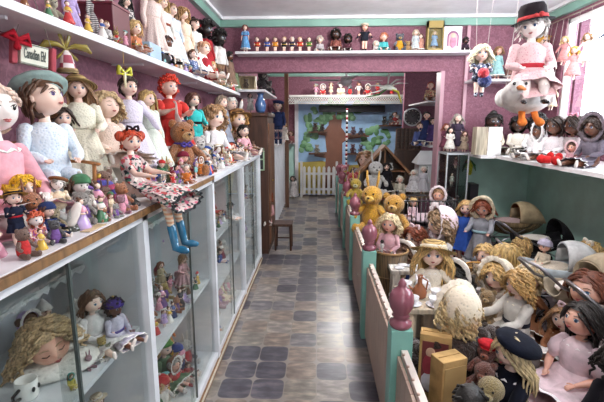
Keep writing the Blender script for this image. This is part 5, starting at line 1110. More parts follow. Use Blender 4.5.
# figures on top of the glass case and inside it
for x, y, h, c, hc, lb in ((1.4, 4.5, .26, '#d8d4cc', 'black', 'white dressed doll on top of the glass case'), (1.5, 4.6, .4, '#3a3040', 'grey', 'tall dark doll with grey hair on top of the glass case'), (1.54, 4.47, .22, '#8a7a6a', 'brown', 'tan doll at the right on top of the glass case'), (1.41, 4.68, .3, '#6a3a4a', 'auburn', 'wine coloured doll at the back on top of the glass case')):
    doll((x, y, 1.311), h, rz=D(-10), label=lb, det=0, hr=('long', hc), dress=('gown', c), pose='stand', group='dolls on the glass case')
for k, (z, c, lb) in enumerate(((.37, '#8a8a94', 'grey figure on the bottom shelf inside the glass case'), (.707, '#b8b4ac', 'pale figure on the middle shelf inside the glass case'), (.887, '#9a6a6a', 'rose figure on the upper shelf inside the glass case'))):
    doll((1.43 + .03 * k, 4.55, .25 + z), .13, rz=0, label=lb, det=0, hr=('bob', 'brown'), dress=('dress', c), pose='stand', group='figures in the glass case')
# ================================================================ contents of the display cabinets
solid('cushion', 'flat white cushion under the lying blonde baby doll', 'cushion', MB(M('lace', '#dedbd6')).ell((-.88, 1.3, .828), (.16, .2, .035), 24, 10))
def baby():
    t = doll((-.87, 1.6, .81 + .1), .47, rot=(PI / 2, 0, 0), label='large curly blonde baby doll lying on her front inside the cabinet', det=2, hr=('curly', '#b99d76'), sk='pink', dress=('dress', '#d9d4d0'), mat='lace', pose='stand', arms=((.5, -.25, .85), (-.4, -.3, .9)), legs=(.3, .2), hk=1.9, fat=1.3, hrot=((.72, -.12, .62), (-.15, .95, .25)), grav=(0, -1, 0), seed=51, L_=.16, R=.15, closed=True, group='dolls inside the glass cabinets', look=(0, 0))
    return t
baby()
G5 = 'dolls inside the glass cabinets'
def CD(px, yt, X, z, label, **kw): kw.setdefault('group', G5); kw.setdefault('det', 1); kw.setdefault('rz', D(70)); return LD(px, yt, X, z, label, seed=int(px), **kw)
CD(113, 300, -.74, .81, 'brown skinned doll in white and purple in the first full cabinet', sk='brown', hr=('afro', 'black'), dress=('dress', '#c9c4d6'), pose='sit', hatk=('knit', '#4a3a8a', '#e0c040'), sash='#5a4a9a')
CD(90, 292, -.8, .81, 'white dressed doll at the back of the first full cabinet', hr=('bob', 'brown'), dress=('dress', '#dedada'), pose='sit')
CD(70, 374, -.75, .81, 'small doll in a teal bonnet and yellow dress near the glass', hr=('curly', 'light brown'), dress=('dress', '#d8c860'), pose='sit', hatk=('bonnet', '#3c9a94', '#3c9a94'))
for px, yt, X, c, lb in ((84, 345, -.8, '#c8a06a', 'honey coloured small bear near the cabinet door edge'), (98, 352, -.76, '#c23a3a', 'small red and white bear on the first cabinet shelf'), (108, 342, -.72, '#a8b49a', 'small sage green bear on the first cabinet shelf')):
    l, h = onX(px, yt, X, .81); bear(l, h, D(70), lb, col=c, muz='#e8dcc8', group=G5)
t = thing('mug', 'white mug with a black and white face by the cabinet glass', 'mug', (*atZ(28, 398, .812)[:2], .812)); MB(M('gloss', '#e8e6e2')).lathe([(.0, 0), (.026, 0), (.03, .01), (.03, .06), (.027, .06), (.026, .01), (0, .01)], 24).build('cup', t); MB(M('gloss', '#1c1a1c')).tube([(.0, -.03, .045), (.0, -.055, .04), (.0, -.055, .022), (.0, -.03, .018)], .005, 8).build('handle', t)
for s in (1, -1): MB(M('gloss', '#1c1a1c')).ell((.029, s * .011, .036), (.004, .006, .008), 8, 6).build('eye_patch', t)
CD(182, 255, -.8, .61, 'doll in a dusty pink dress and cream collar standing behind the glass', det=2, hr=('bob', 'light brown'), dress=('dress', '#c79aa0'), pose='stand', L_=.34, R=.25, hk=1.1, trim='#e8e0cc')
CD(160, 262, -.95, .61, 'small brown haired doll left of the dusty pink dress', hr=('curly', 'auburn'), dress=('dress', '#b8a88a'), pose='stand')
CD(176, 345, -.85, .086, 'big doll in a blue hat at the bottom of the third cabinet', hr=('bob', 'golden'), dress=('dress', '#9a6a5a'), pose='sit', hatk=('knit', '#3c4a8c', '#3c4a8c'))
CD(188, 362, -.78, .086, 'doll in red at the bottom of the third cabinet', hr=('short', 'brown'), dress=('dress', '#b83a34'), pose='sit', rz=D(20), legs=(.6, .5))
CD(194, 350, -.8, .086, 'grey brown doll at the bottom near the fourth cabinet', hr=('short', 'brown'), dress=('dress', '#6a5a54'), pose='sit', rz=D(20), legs=(.6, .5))
CD(163, 340, -.9, .086, 'green capped doll at the bottom of the third cabinet', hr=('short', 'blonde'), dress=('dress', '#5a7a54'), pose='sit', hatk=('cone', '#4f8a3c', '#e8e0d0'))
CD(230, 203, -.73, .82, 'doll in a black hat and white clothes in the fourth cabinet', hr=('bob', 'black'), dress=('dress', '#d8d4d4'), pose='sit', hatk=('wide', '#1c1c22', '#3a3a40'))
CD(250, 195, -.72, .82, 'brown haired doll in beige in the farthest cabinet', hr=('bob', 'brown'), dress=('dress', '#b8a890'), pose='sit')
cabn = ['nearest cabinet', 'first full cabinet', 'third cabinet', 'fourth cabinet', 'farthest cabinet']
def cabrow(ci, z, zname, X, hr_, step=.1, kinds='dddbc', y0=None):
    a, b = bays[ci]; fill_row(X, (y0 or a + .08), b - .07, step, hr_, lambda y: '%s of %s' % (zname, cabn[ci]), 'small dolls inside the glass cabinets', (60, 90), z, kinds=kinds, jit=.015)
cabrow(1, .81, 'shelf back', -1.0, (.12, .16), kinds='d', y0=1.3); cabrow(1, .086, 'bottom front', -.86, (.16, .26), .13, 'dd'); cabrow(1, .4, 'lower shelf', -.85, (.14, .2), .13)
cabrow(1, .81, 'shelf front', -.735, (.05, .08), .07, 'bcdb', y0=1.22); cabrow(2, .61, 'shelf front', -.76, (.07, .11), .065, 'bcdc'); cabrow(2, .61, 'shelf middle', -.86, (.09, .14), .08, 'dbc'); cabrow(2, .61, 'shelf back', -.97, (.12, .2), .13); cabrow(2, .086, 'bottom front', -.83, (.14, .22), .12, 'ddb'); cabrow(2, .086, 'bottom back', -.97, (.22, .32), .12, 'dd'); cabrow(3, .086, 'bottom back', -.96, (.2, .3), .13, 'dd'); cabrow(3, .45, 'middle back', -.98, (.16, .24), .12, 'd')
cabrow(3, .82, 'shelf front', -.77, (.06, .1), .085, 'bcc'); cabrow(3, .82, 'shelf back', -.96, (.16, .24), .12, 'd'); cabrow(3, .45, 'middle shelf', -.84, (.12, .17), .12); cabrow(3, .086, 'bottom row', -.84, (.16, .25), .14)
cabrow(4, .82, 'shelf front', -.8, (.1, .16), .13); cabrow(4, .42, 'middle shelf', -.82, (.12, .2), .14); cabrow(4, .086, 'bottom row', -.86, (.14, .22), .15)
# glassware at the bottom of the fourth/farthest cabinet is left to the ceramic figures above
# ================================================================ far room toys
G6 = 'toys piled beyond the opening'
for k, (px, yt) in enumerate(((316, 84), (323, 85), (331, 83), (341, 82), (350, 84), (359, 82), (368, 85), (378, 83), (430, 84), (405, 86), (392, 85))):
    p = atY(px, yt, 9.0); z = 2.211; c = ['#8a7a80', '#a88a8a', '#6a6a78', '#4a6a4a', '#7a4a5a', '#9a9a9a', '#b0a090', '#6a5a7a', '#a06050', '#5a4a4a', '#a89ab0'][k]
    if px > 420: continue
    figurine((p.x, 9.0, z), max(.2, p.z - z), 0, rn, 'on the lattice shelf', 'toys on the lattice shelf', pal=list(WORDS), kinds='db')
# ================================================================ far room continued
G6 = 'toys beyond the opening'
solid('toy_bench', 'long low bench of toys just behind the far fence panels', 'bench', MB(M('wood', '#6a5240')).bb(.44, .54, 4.95, 7.5, .56, .6).bb(.45, .53, 5.0, 5.1, 0, .56).bb(.45, .53, 6.2, 6.3, 0, .56).bb(.45, .53, 7.3, 7.4, 0, .56))
def YD(px, yt, Y, z, label, **kw): kw.setdefault('group', G6); kw.setdefault('rz', D(-15)); return HD(px, yt, Y, z, label, seed=int(px), **kw)
for px, yt, X, c, m, lb, ea in ((341, 163, .48, '#c87a8a', '#e8c0c8', 'rose pink plush bear farthest along the toy bench', 'round'), (345, 168, .48, '#e0c04a', '#f0e0a0', 'yellow plush bear on the toy bench behind the fence', 'round'), (350, 172, .48, '#d8d8d0', '#f0f0ea', 'white plush rabbit on the toy bench behind the fence', 'long'),
        (352.5, 170, .485, '#b83a3a', '#e8c0a0', 'red plush bear on the toy bench behind the fence', 'round'), (356, 176, .49, '#d8b83c', '#e8e0b0', 'large golden plush dog nearest the header on the toy bench', 'long')):
    p = atX(px, yt, X); Y = min(7.35, max(5.1, p.y)); l, h = onY(px, yt, Y, .6); bear((X, Y, .6), min(.42, h), D(-10), lb, 'plush toy', 'plush toys on the toy bench', 'plush_toy', col=c, muz=m, ears=ea, det=1)
for px, yt, Y, z, lb, kw in ((278, 101, 6.35, 1.286, 'tall doll in a navy uniform on top of the white slatted cabinet', dict(hr=('short', 'brown'), dress=('suit', '#2c3860', '#23304e'), pose='stand', arms='down', hatk=('cap', '#2c3860', '#1a1c28'))),
      (284, 122, 7.6, 1.286, 'small doll in white at the far end of the slatted cabinet top', dict(hr=('bob', 'blonde'), dress=('gown', '#d0ccc4'), pose='stand')),
      (266, 190, 5.24, .36, 'rosy doll sitting on the dark wooden stool', dict(hr=('short', 'auburn'), dress=('dress', '#b88a8a'), pose='sit', arms='lap', hk=1.3)),
      (293, 176, 9.0, 0, 'black haired doll in white standing on the far floor beside the gate', dict(hr=('bob', 'black'), dress=('gown', '#b8b4b4'), pose='stand', arms='down')),
      (291, 131, 9.38, 1.2, 'small doll in maroon on a ledge left of the mural', dict(hr=('bob', 'brown'), dress=('dress', '#8a5a5a'), pose='sit')),
      (427, 112, 6.1, 1.311, 'navy dressed doll on the lower small shelf beyond the opening', dict(hr=('short', 'black'), dress=('gown', '#2c3864'), pose='stand')),
      (433, 118, 6.0, 1.311, 'violet dressed doll on the lower small shelf beyond the opening', dict(hr=('bob', 'black'), dress=('gown', '#4a3a6c'), pose='stand')),
      (421, 122, 6.15, 1.311, 'small doll in blue and red on the lower small shelf beyond the opening', dict(hr=('short', 'brown'), dress=('dress', '#5a6aa0'), pose='sit')),
      (431, 82, 6.5, 1.952, 'colourful patchwork doll on the small slanting shelf', dict(hr=('short', 'red'), dress=('dress', '#c8a08a'), mat='floral', c2='#c03a3a,#3a6a5a,#e0d0a0', pose='sit', det=0)),
      (387, 163, 5.62, .662, 'doll in black with dark hair before the wooden dollhouse', dict(hr=('curly', 'black'), dress=('gown', '#1c1a20'), pose='stand')),
      (365, 152, 6.9, .0, 'tall blonde doll in grey behind the golden plush toys', dict(hr=('bob', 'light brown'), dress=('gown', '#8a8c94'), pose='stand', det=0)),
      (400, 176, 5.66, .662, 'cream dressed doll lying before the dollhouses', dict(hr=('short', 'white'), dress=('dress', '#c8c4b4'), pose='sit', det=0)),
      (414, 170, 5.7, .662, 'white dressed doll with a wide skirt before the white dollhouse', dict(hr=('bob', 'white'), dress=('gown', '#d4d4d8'), pose='stand', R=.35)),
      (424, 166, 5.66, .662, 'small white lace doll before the white dollhouse', dict(hr=('short', 'white'), dress=('gown', '#c4c4cc'), mat='lace', pose='stand')),
      (395, 112, YB - .13, 1.601, 'small red dressed figure on the shelf at the right of the sky', dict(hr=('short', 'brown'), dress=('dress', '#a84a4a'), pose='sit', det=0))):
    kw.setdefault('det', 1); kw.setdefault('arms', 'down'); YD(px, yt, Y, z, lb, **kw)
l, h = onY(376, 158, 5.64, .662); bear(l, h, 0, 'white plush rabbit with long ears before the wooden dollhouse', 'plush toy', G6, 'plush_rabbit', col='#d8d8d6', muz='#efefec', ears='long')
t = thing('lantern', 'small golden lantern beside the white dollhouse', 'lantern', (1.62, 5.72, .662)); MB(M('metal', '#c89a30')).lathe([(.05, 0), (.055, .01), (.04, .03), (.035, .16), (.05, .18), (.02, .23), (0, .24)], 8).build('frame', t); MB(M('metal', '#c89a30')).tube([(-.015, 0, .235), (0, 0, .27), (.015, 0, .235)], .004, 6).build('ring', t)
t = thing('vase', 'blue and white vase on the tall brown cabinet', 'vase', (-.7, 5.15, 1.746)); MB(M('gloss', '#4a6a9a')).lathe([(.04, 0), (.06, .03), (.07, .1), (.04, .17), (.03, .2), (.045, .23), (.03, .225), (0, .1)], 20).build('body', t)
doll((-.85, 5.3, 1.746), .24, rz=D(30), label='small white doll on the tall brown cabinet', det=0, hr=('bob', 'black'), dress=('gown', '#d0ccc8'), pose='stand', group=G6)
for k, (x, y, h, c, lb) in enumerate(((-.72, 5.5, .3, '#3a2a2c', 'dark plush bear on the high far left shelf'), (-.74, 5.9, .26, '#d0ccc4', 'white plush bear on the high far left shelf'), (-.72, 6.2, .24, '#1e1c20', 'black plush bear at the end of the high far left shelf'))):
    bear((x, y, 2.011), h, D(30), lb, col=c, muz='#c8c0b4', det=0)
bear((-.86, 5.085, 2.027), .12, 0, 'brown teddy bear inside the pale wooden shadow box', col='#5a3a24', muz='#a88a60', det=0)
for k, (x, y, z, c, h, lb) in enumerate(((.75, 8.3, 0, '#3c5a3c', .75, 'green dressed doll standing behind the striped pole'), (1.0, 8.2, 0, '#b8a040', .7, 'mustard dressed doll standing beyond the dollhouse'), (1.25, 8.3, 0, '#a83a4a', .95, 'tall red dressed doll below the right foliage'), (1.1, 8.6, 0, '#7a4a6a', .9, 'plum dressed doll below the right foliage'))):
    doll((x, y, z), h, rz=D(-5), label=lb, det=0, hr=('curly', ('brown', 'golden', 'red', 'blonde')[k]), dress=('gown', c), pose='stand', group=G6)
# ================================================================ prams
def pram(label, loc, rz, s=1, body='#8f7a5a', hoodc='#cdbf9f', inner='#6a4a34', mat='cloth', hood_open=1.0, bed='#e8e4de', handle='#9a9aa0', group='doll prams', hsw=1.9):
    t = thing('doll_pram', label, 'doll pram', loc, rz, group, None, s); bm = M(mat, body)
    sec = []
    for i in range(13):
        u = -1 + 2 * i / 12; w = .14 * (1 - .35 * abs(u) ** 4); top = .44 + .05 * u * u; bot = .27 + .11 * abs(u) ** 2.5; x = u * .32
        sec.append([Vector((x, w * math.cos(a) * (1 if abs(math.cos(a)) < .99 else 1), bot + (top - bot) * (1 - (abs(math.sin(a)) ** .7))) ) for a in [PI + PI * j / 14 for j in range(15)]])
    m = MB(bm); m.rings(sec, False, False); o = m.build('body', t); md = o.modifiers.new('thick', 'SOLIDIFY'); md.thickness = .012
    hm_ = MB(M('cloth', hoodc)); R = []
    for i in range(9):
        a = .05 + hsw * i / 8; R.append([Vector((.1 + math.cos(a) * .22, math.cos(b) * .145, .44 + math.sin(a) * .24 * max(0, math.sin(b)) ** .6)) for b in [PI * j / 14 for j in range(15)]])
    hm_.rings(R, False, False); o = hm_.build('hood', t); md = o.modifiers.new('thick', 'SOLIDIFY'); md.thickness = .01
    lin_ = MB(M('cloth', inner)); lin_.rings([[Vector((p.x - .004, p.y * .95, .44 + (p.z - .44) * .93)) for p in r_] for r_ in R], False, False); lin_.build('hood_lining', t)
    mt = MB(M('lace', bed)).ell((-.08, 0, .43), (.2, .115, .05), 24, 12, fn=lambda d: 1 + .08 * noise.noise(d * 4)).build('blanket', t)
    MT = M('metal', handle)
    for q in (1, -1):
        MB(MT).tube([(-.2, q * .13, .2), (.2, q * .13, .2)], .008, 8).tube([(-.2, q * .13, .2), (.08, q * .13, .36)], .006, 8).tube([(.2, q * .13, .2), (-.08, q * .13, .36)], .006, 8).build('chassis', t)
        for wx in (-.2, .2):
            w = MB(M('gloss', '#1a1a1c')); w.tube([(wx + .095 * math.cos(a), q * .15, .105 + .095 * math.sin(a)) for a in [i * PI / 12 for i in range(25)]], .009, 7, ends=False); w.use(MT)
            for k in range(8): a = k * PI / 4; w.tube([(wx, q * .15, .105), (wx + .09 * math.cos(a), q * .15, .105 + .09 * math.sin(a))], .002, 4, ends=False)
            w.ell((wx, q * .15, .105), .016, 8, 6); w.tube([(wx, q * .15, .105), (wx, q * .13, .2)], .006, 6); w.build('wheel', t)
    MB(MT).tube([(-.1, .14, .38), (-.36, .14, .5), (-.5, .14, .62), (-.52, .1, .64), (-.52, -.1, .64), (-.5, -.14, .62), (-.36, -.14, .5), (-.1, -.14, .38)], .011, 8).build('handle', t)
    return t
p = atY(528, 225, 4.3); pram('doll pram with a beige hood and brown lining in the far teal corner', (2.03, 4.28, PZ), D(0), .85, body='#8a7350', mat='wicker', hoodc='#b3a283', inner='#6a4428', bed='#b8a0a0')
pram('low black doll pram against the right teal wall', (2.02, 3.72, PZ), D(8), .78, body='#17171b', hoodc='#1c1c20', inner='#101014', bed='#d6d2ca', hsw=1.2)
pram('doll pram with a white hood, pale blue trim and grey lining', (1.74, 2.92, PZ), D(-8), .8, body='#c9d6de', hoodc='#dfe2e4', inner='#8a9098', bed='#d9cfbd')
pram('doll pram with a tall cream beige hood at the right edge', (1.7, 2.5, PZ), D(10), .85, body='#b8ac98', hoodc='#b9ab92', inner='#a89880', bed='#e2dcd6', hsw=2.2)
pram('doll pram nearest the camera with a grey tube handle across the right edge', (1.75, 2.02, PZ), D(-6), .85, body='#9a938c', hoodc='#d8d0c4', inner='#a8a094', bed='#e6e2de', handle='#8c8a8c', hsw=.9)
# ================================================================ chests, baskets, tables for the enclosure
def box_thing(name, label, cat, x0, x1, y0, y1, z0, z1, mat, lidc=None):
    t = thing(name, label, cat, ((x0 + x1) / 2, (y0 + y1) / 2, z0)); w, d, h = (x1 - x0), (y1 - y0), z1 - z0
    MB(mat).box((0, 0, h * .45), (w, d, h * .9)).build('box_body', t, bev=.005); MB(lidc or mat).box((0, 0, h * .95), (w + .01, d + .01, h * .1)).build('lid', t, bev=.004); return t
box_thing('toy_chest', 'brown wooden toy chest under the two golden plush toys', 'chest', .46, .82, 3.72, 4.42, PZ, .52, M('wood', '#6a4a34'))
box_thing('toy_chest', 'low white painted chest under the straw hatted doll', 'chest', .5, .92, 2.5, 2.72, PZ, .46, M('paint', '#d8d2c8'))
def wicker_basket(label, loc, r, h, col, group=None, handle=False):
    t = thing('wicker_basket', label, 'basket', loc, 0, group)
    b = MB(M('wicker', col)); b.lathe([(r * .78, 0), (r * .82, .01), (r * .92, h * .5), (r, h), (r * .95, h), (r * .87, h * .5), (r * .76, .015), (0, .015)], 36, fold=lambda a, t: .012 * math.sin(28 * a)); b.build('weave', t)
    m = MB(M('straw', shade(col, 1.4)))
    m.tube([(math.cos(a) * r, math.sin(a) * r, h) for a in [i * PI / 16 for i in range(33)]], r * .07, 8, ends=False); m.build('rim', t)
    MB(M('straw', shade(col, 1.5))).tube([(math.cos(a) * r * .93, math.sin(a) * r * .93, h * .55) for a in [i * PI / 16 for i in range(33)]], r * .035, 6, ends=False).build('band', t)
    if handle: MB(M('straw', col)).tube([(r * math.cos(a), 0, h + r * math.sin(a)) for a in [i * PI / 10 for i in range(11)]], r * .06, 8).build('handle', t)
    return t
bk = atY(391, 250, 3.05); wicker_basket('round brown wicker basket holding a blonde baby doll by the fence', (bk.x, 3.05, PZ), .125, bk.z - PZ, '#7a6040')
table('toy_table', 'small wooden toy table with a tea set beside the nearest finial', .48, .72, 2.12, 2.46, .62, '#d8c8b0')
table('toy_table', 'little white toy table with plates beyond the straw hatted doll', .52, .74, 2.78, 2.93, .6, '#dcd6cc')
POR = M('gloss', '#ecebee')
def cup(label, x, y, z, s=1):
    t = thing('teacup', label, 'cup', (x, y, z), rn.uniform(0, 6), 'white toy tea set', None, s)
    MB(POR).lathe([(.014, .006), (.016, .008), (.026, .02), (.031, .042), (.029, .042), (.024, .02), (0, .01)], 20).build('cup', t); MB(POR).tube([(.028, 0, .036), (.043, 0, .034), (.043, 0, .018), (.025, 0, .015)], .0035, 6).build('handle', t)
    MB(POR).lathe([(.0, 0), (.02, 0), (.042, .007), (.044, .009), (.02, .005), (0, .005)], 24).build('saucer', t)
for x, y, lb in ((.53, 2.18, 'white teacup nearest the camera on the tea table'), (.65, 2.17, 'white teacup at the near right corner of the tea table'), (.54, 2.4, 'white teacup at the far left corner of the tea table'), (.69, 2.28, 'white teacup at the right edge of the tea table')): cup(lb, x, y, .621, 1.15)
t = thing('teapot', 'white china toy teapot among the teacups', 'teapot', (.64, 2.4, .621), 2); MB(POR).lathe([(.025, 0), (.04, .012), (.045, .04), (.03, .065), (.012, .07), (.008, .078), (.012, .085), (0, .09)], 24).build('pot', t); MB(POR).tube([(.038, 0, .03), (.06, 0, .045), (.07, 0, .068)], [.011, .008, .006], 8).build('spout', t); MB(POR).tube([(-.036, 0, .055), (-.065, 0, .05), (-.062, 0, .022), (-.038, 0, .018)], .005, 8).build('handle', t)
t = thing('pitcher', 'tall brown glazed pitcher with a slender neck on the tea table', 'pitcher', (.59, 2.28, .621)); BP = M('gloss', '#8a5334'); MB(BP).lathe([(.03, 0), (.04, .01), (.043, .04), (.03, .065), (.013, .085), (.012, .12), (.017, .135), (.012, .133), (0, .06)], 24).build('jug', t); MB(BP).tube([(.014, 0, .12), (.045, 0, .1), (.038, 0, .05)], .005, 8).build('handle', t); MB(BP).tube([(-.035, 0, .045), (-.06, 0, .07)], [.009, .006], 8).build('spout', t)
for k, (x, y) in enumerate(((.58, 2.83), (.68, 2.87), (.62, 2.89))):
    t = thing('plate', ['white toy plate nearest the basket on the little white table', 'white toy plate at the right of the little white table', 'white toy plate at the back of the little white table'][k], 'plate', (x, y, .601 ), 0, 'white toy tea set'); MB(POR).lathe([(0, 0), (.02, 0), (.036, .006), (.037, .008), (.02, .003), (0, .003)], 24).build('plate_body', t)
# cardboard doll boxes
CB = M('cloth', '#c3a06a')
for x, y, w, d, top, rz, lb, pc in ((.575, 1.87, .145, .075, .62, D(-18), 'tan cardboard box with a picture front, farther of the two', '#7a3a3c'), (.585, 1.7, .13, .085, .6, D(22), 'tan cardboard box nearer the camera, in front of the other', '#b89a68')):
    t = thing('cardboard_box', lb, 'box', (x, y, PZ), rz - PI / 2 * 0, 'tan cardboard doll boxes'); h = top - PZ
    MB(CB).box((0, 0, h / 2), (w, d, h)).build('carton', t, bev=.003); MB(M('cloth', '#a98858')).box((0, 0, h + .0015), (w - .02, .004, .003)).build('lid_seam', t)
    p_ = MB(M('paint', pc)).box((0, -d / 2 - .001, h * .55), (w * .82, .002, h * .72)); 
    if pc == '#7a3a3c':
        p_.use(M('skin', '#e0b8a0')).ell((-.02, -d / 2 - .002, h * .76), (.022, .003, .026), 12, 8).use(M('cloth', '#b04a58')).ell((-.02, -d / 2 - .002, h * .58), (.035, .003, .06), 12, 8).use(M('cloth', '#dcd8e4')).ell((-.0, -d / 2 - .002, h * .35), (.06, .003, .06), 12, 8)
    p_.build('picture', t)
# ================================================================ the crowd
G7 = 'dolls crowded behind the picket fence'
def CR(px, yt, Y, label, z=PZ, **kw):
    kw.setdefault('group', G7); kw.setdefault('det', 1); kw.setdefault('rz', D(-45)); kw.setdefault('hk', 1.15); loc, h = onY(px, yt, Y, z); return doll(loc, kw.pop('h', h), label=label, seed=int(px + yt), **kw)
l, h = onY(370, 181, 4.2, .521); bear((.56, 4.2, .521), h, D(-25), 'tall golden yellow plush toy nearest the fence beyond the basket', 'plush toy', 'golden plush toys on the chest', 'plush_toy', col='#dca42a', muz='#e8bc50', det=2, ears='long')
l, h = onY(393, 190, 3.86, .521); bear((.72, 3.86, .521), h, D(-20), 'mustard hooded plush bear to the right of the tall golden one', 'plush toy', 'golden plush toys on the chest', 'plush_toy', col='#c9922c', muz='#dcae5c', det=2)
l = atY(389, 240, 3.05)
doll((l.x, 3.05, .62), atY(389, 215, 3.05).z - .62, rz=D(-25), label='blonde baby doll with a pink headband sitting in the round wicker basket', det=2, hr=('curly', 'pale blonde'), sk='pink', dress=('dress', '#e6b6be'), pose='sit', L_=.12, legs=(.3, .2), R=.15, hatk=('band', '#e8b4c0'), hk=1.35, fat=1.25, group=G7)
doll((.48, 2.985, .665), .1, rz=D(-10), label='tiny dark skinned doll perched on the basket edge', det=0, sk='black', hr=('short', 'black'), dress=('onesie', '#e8e4e0'), pose='stand', group=G7, hk=1.4)
CR(434, 233, 2.6, 'long haired blonde doll in cream lace under a flat straw hat', z=.461, h=.4, det=2, rz=D(-8), hr=('long', '#d9b77a'), dress=('dress', '#ece4d4'), mat='lace', hatk=('straw', '#c9a86a', '#e8e0cc'), pose='sit', hk=1.3, look=(-.1, -.1), R=.3, fat=1.1, arms='side')
CR(443, 211, 3.35, 'doll in profile with light brown ringlets and a pale pink lace cap', det=2, rz=D(-85), hr=('curly', '#8f7558'), dress=('dress', '#e8e4e2'), mat='lace', pose='sit', hatk=('lace', '#e6d0d8', '#efe6ea'), z=.36, hk=1.2)
box_thing('toy_chest', 'flat grey box under the doll with ringlets', 'box', .9, 1.25, 3.2, 3.5, PZ, .355, M('paint', '#8a8686'))
CR(467, 201, 4.02, 'blonde short haired doll in a royal blue coat by the teal wall', det=2, rz=D(-30), pose='stand', hr=('bob', '#c2a06a'), dress=('coat', '#2f52a4'), arms='side', trim='#5fb0b0', L_=.36, R=.18)
CR(484, 199, 3.72, 'red haired doll in a grey pinafore and large cream bonnet', det=2, rz=D(-35), pose='stand', hr=('bob', 'auburn'), sk='pink', dress=('gown', '#8f929a'), arms='fwd', sleeves='long', hatk=('bonnet', '#dccfb2', '#dccfb2'), L_=.4, R=.19, sash='#9fc4cc', look=(0, .3))
CR(487, 245, 3.2, 'doll in a candy pink dress below the grey pinafore', rz=D(-60), hr=('bob', 'blonde'), dress=('dress', '#e59ab8'), pose='sit', R=.28)
CR(507, 245, 2.9, 'honey blonde bobbed doll seen from behind in white lace', det=2, rz=D(-125), hr=('bob', '#b79a62'), dress=('dress', '#ebe8ea'), mat='lace', pose='sit', R=.3, arms='fwd')
CR(500, 264, 2.62, 'doll in a cream lace bonnet beside the blonde bobbed one', det=2, rz=D(-60), hr=('curly', 'blonde'), dress=('dress', '#e6ded0'), mat='lace', pose='sit', hatk=('bonnet', '#e6dcc6', '#efe8da'), R=.3)
CR(521, 272, 2.2, 'doll with long golden corkscrew curls in a pale grey coat', det=2, rz=D(-75), hr=('curly', '#b9945a'), dress=('coat', '#c9c6bf'), pose='sit', arms='fwd', trim='#e8dfc8', hk=.95, look=(.1, .1), L_=.3, R=.2, fat=1.15, sash='#23242e', z=.4)
box_thing('toy_chest', 'low grey box under the doll with golden corkscrew curls', 'box', .95, 1.2, 2.08, 2.32, PZ, .395, M('paint', '#7a7472'))
CR(463, 294, 1.9, 'blonde doll in a lace cap and dark brown coat facing the tea table', det=2, rz=D(-165), legs=(.7, .5), hr=('curly', '#d2bb8c'), dress=('coat', '#33211a'), mat='fur', pose='sit', arms='fwd', hatk=('lace', '#e8ddc6', '#efe6d4'), hk=.8, L_=.3, R=.22, fat=1.3)
CR(514, 336, 1.7, 'doll with very long pale hair, navy beret and navy jacket', det=2, rz=D(-70), hr=('long', '#c8b68c'), dress=('coat', '#171a26'), pose='sit', arms='fwd', trim='#f0eef0', hatk=('beret', '#0d1220', '#080b12'), hk=.86, look=(.1, .1), L_=.3, R=.2, fat=1.1)
CR(586, 304, 1.95, 'large black haired doll in a pale pink pleated dress at the lower right', det=2, rz=D(-65), hr=('bob', '#1d1612'), sk='pink', dress=('dress', '#e8d2da'), pose='sit', arms='lap', sleeves='puff', trim='#f4eef0', hk=1.0, fat=1.15, R=.27, look=(-.2, -.2))
CR(592, 273, 2.25, 'auburn haired doll in white behind the pink pleated dress', det=2, rz=D(-60), hr=('bob', '#6a3a26'), sk='pink', dress=('dress', '#e8e2e2'), pose='sit', hk=1.15, look=(0, -.1))
CR(608, 292, 2.25, 'doll with a rose pink headband cut off by the right edge', rz=D(-60), hr=('bob', 'brown'), dress=('dress', '#e8c8cc'), pose='sit', hatk=('band', '#e8b8c0'))
CR(634, 345, 1.6, 'black curly haired doll in dark clothes at the lower right corner', det=2, rz=D(-50), hr=('curly', 'black'), sk='brown', dress=('dress', '#1b1a20'), pose='sit', hk=1.2)
CR(472, 386, 1.34, 'small doll with a smooth black head beside the cardboard boxes', z=.38, det=1, rz=D(-40), sk='black', hr=('baby', 'black'), dress=('dress', '#e2dfe0'), pose='sit', hk=1.3)
box_thing('toy_chest', 'small dark box beneath the smooth black headed doll', 'box', .5, .72, 1.2, 1.44, PZ, .375, M('paint', '#2c2628'))
# babies in prams
l = atY(557, 239, 3.1); doll((1.63, 2.93, .59), .2, rz=D(-60), label='baby doll in a lavender grey knitted hat lying in the white hooded pram', det=2, sk='pink', hr=('baby', 'brown'), dress=('onesie', '#d8cdb8'), pose='sit', legs=(.5, .4), hatk=('knit', '#a9a5b8', '#bcb8cc'), hk=1.5, group=G7)
doll((1.78, 4.26, .58), .2, rz=D(-60), label='doll in a floral pink wrap in the beige hooded pram', det=1, sk='pink', hr=('short', 'brown'), dress=('onesie', '#b8848c'), mat='floral', c2='#e0c0c4,#7a4a54', pose='sit', legs=(.5, .4), hk=1.4, group=G7)
# crib occupants
for x, y, c, hc, lb in ((1.0, 4.3, '#d9bcc6', 'blonde', 'pink gowned baby doll at the left of the black crib'), (1.25, 4.27, '#dfc6ce', 'light brown', 'pale pink hooded baby doll at the right of the black crib')):
    doll((x, y, .65), .2 if x < 1.1 else .3, rz=D(-30), label=lb, det=1, sk='pink', hr=('short', hc), dress=('dress', c), mat='lace', pose='sit', hk=1.4, group=G7, hatk=('bonnet', '#e2ccd4', '#e8dade') if x > 1.1 else None)
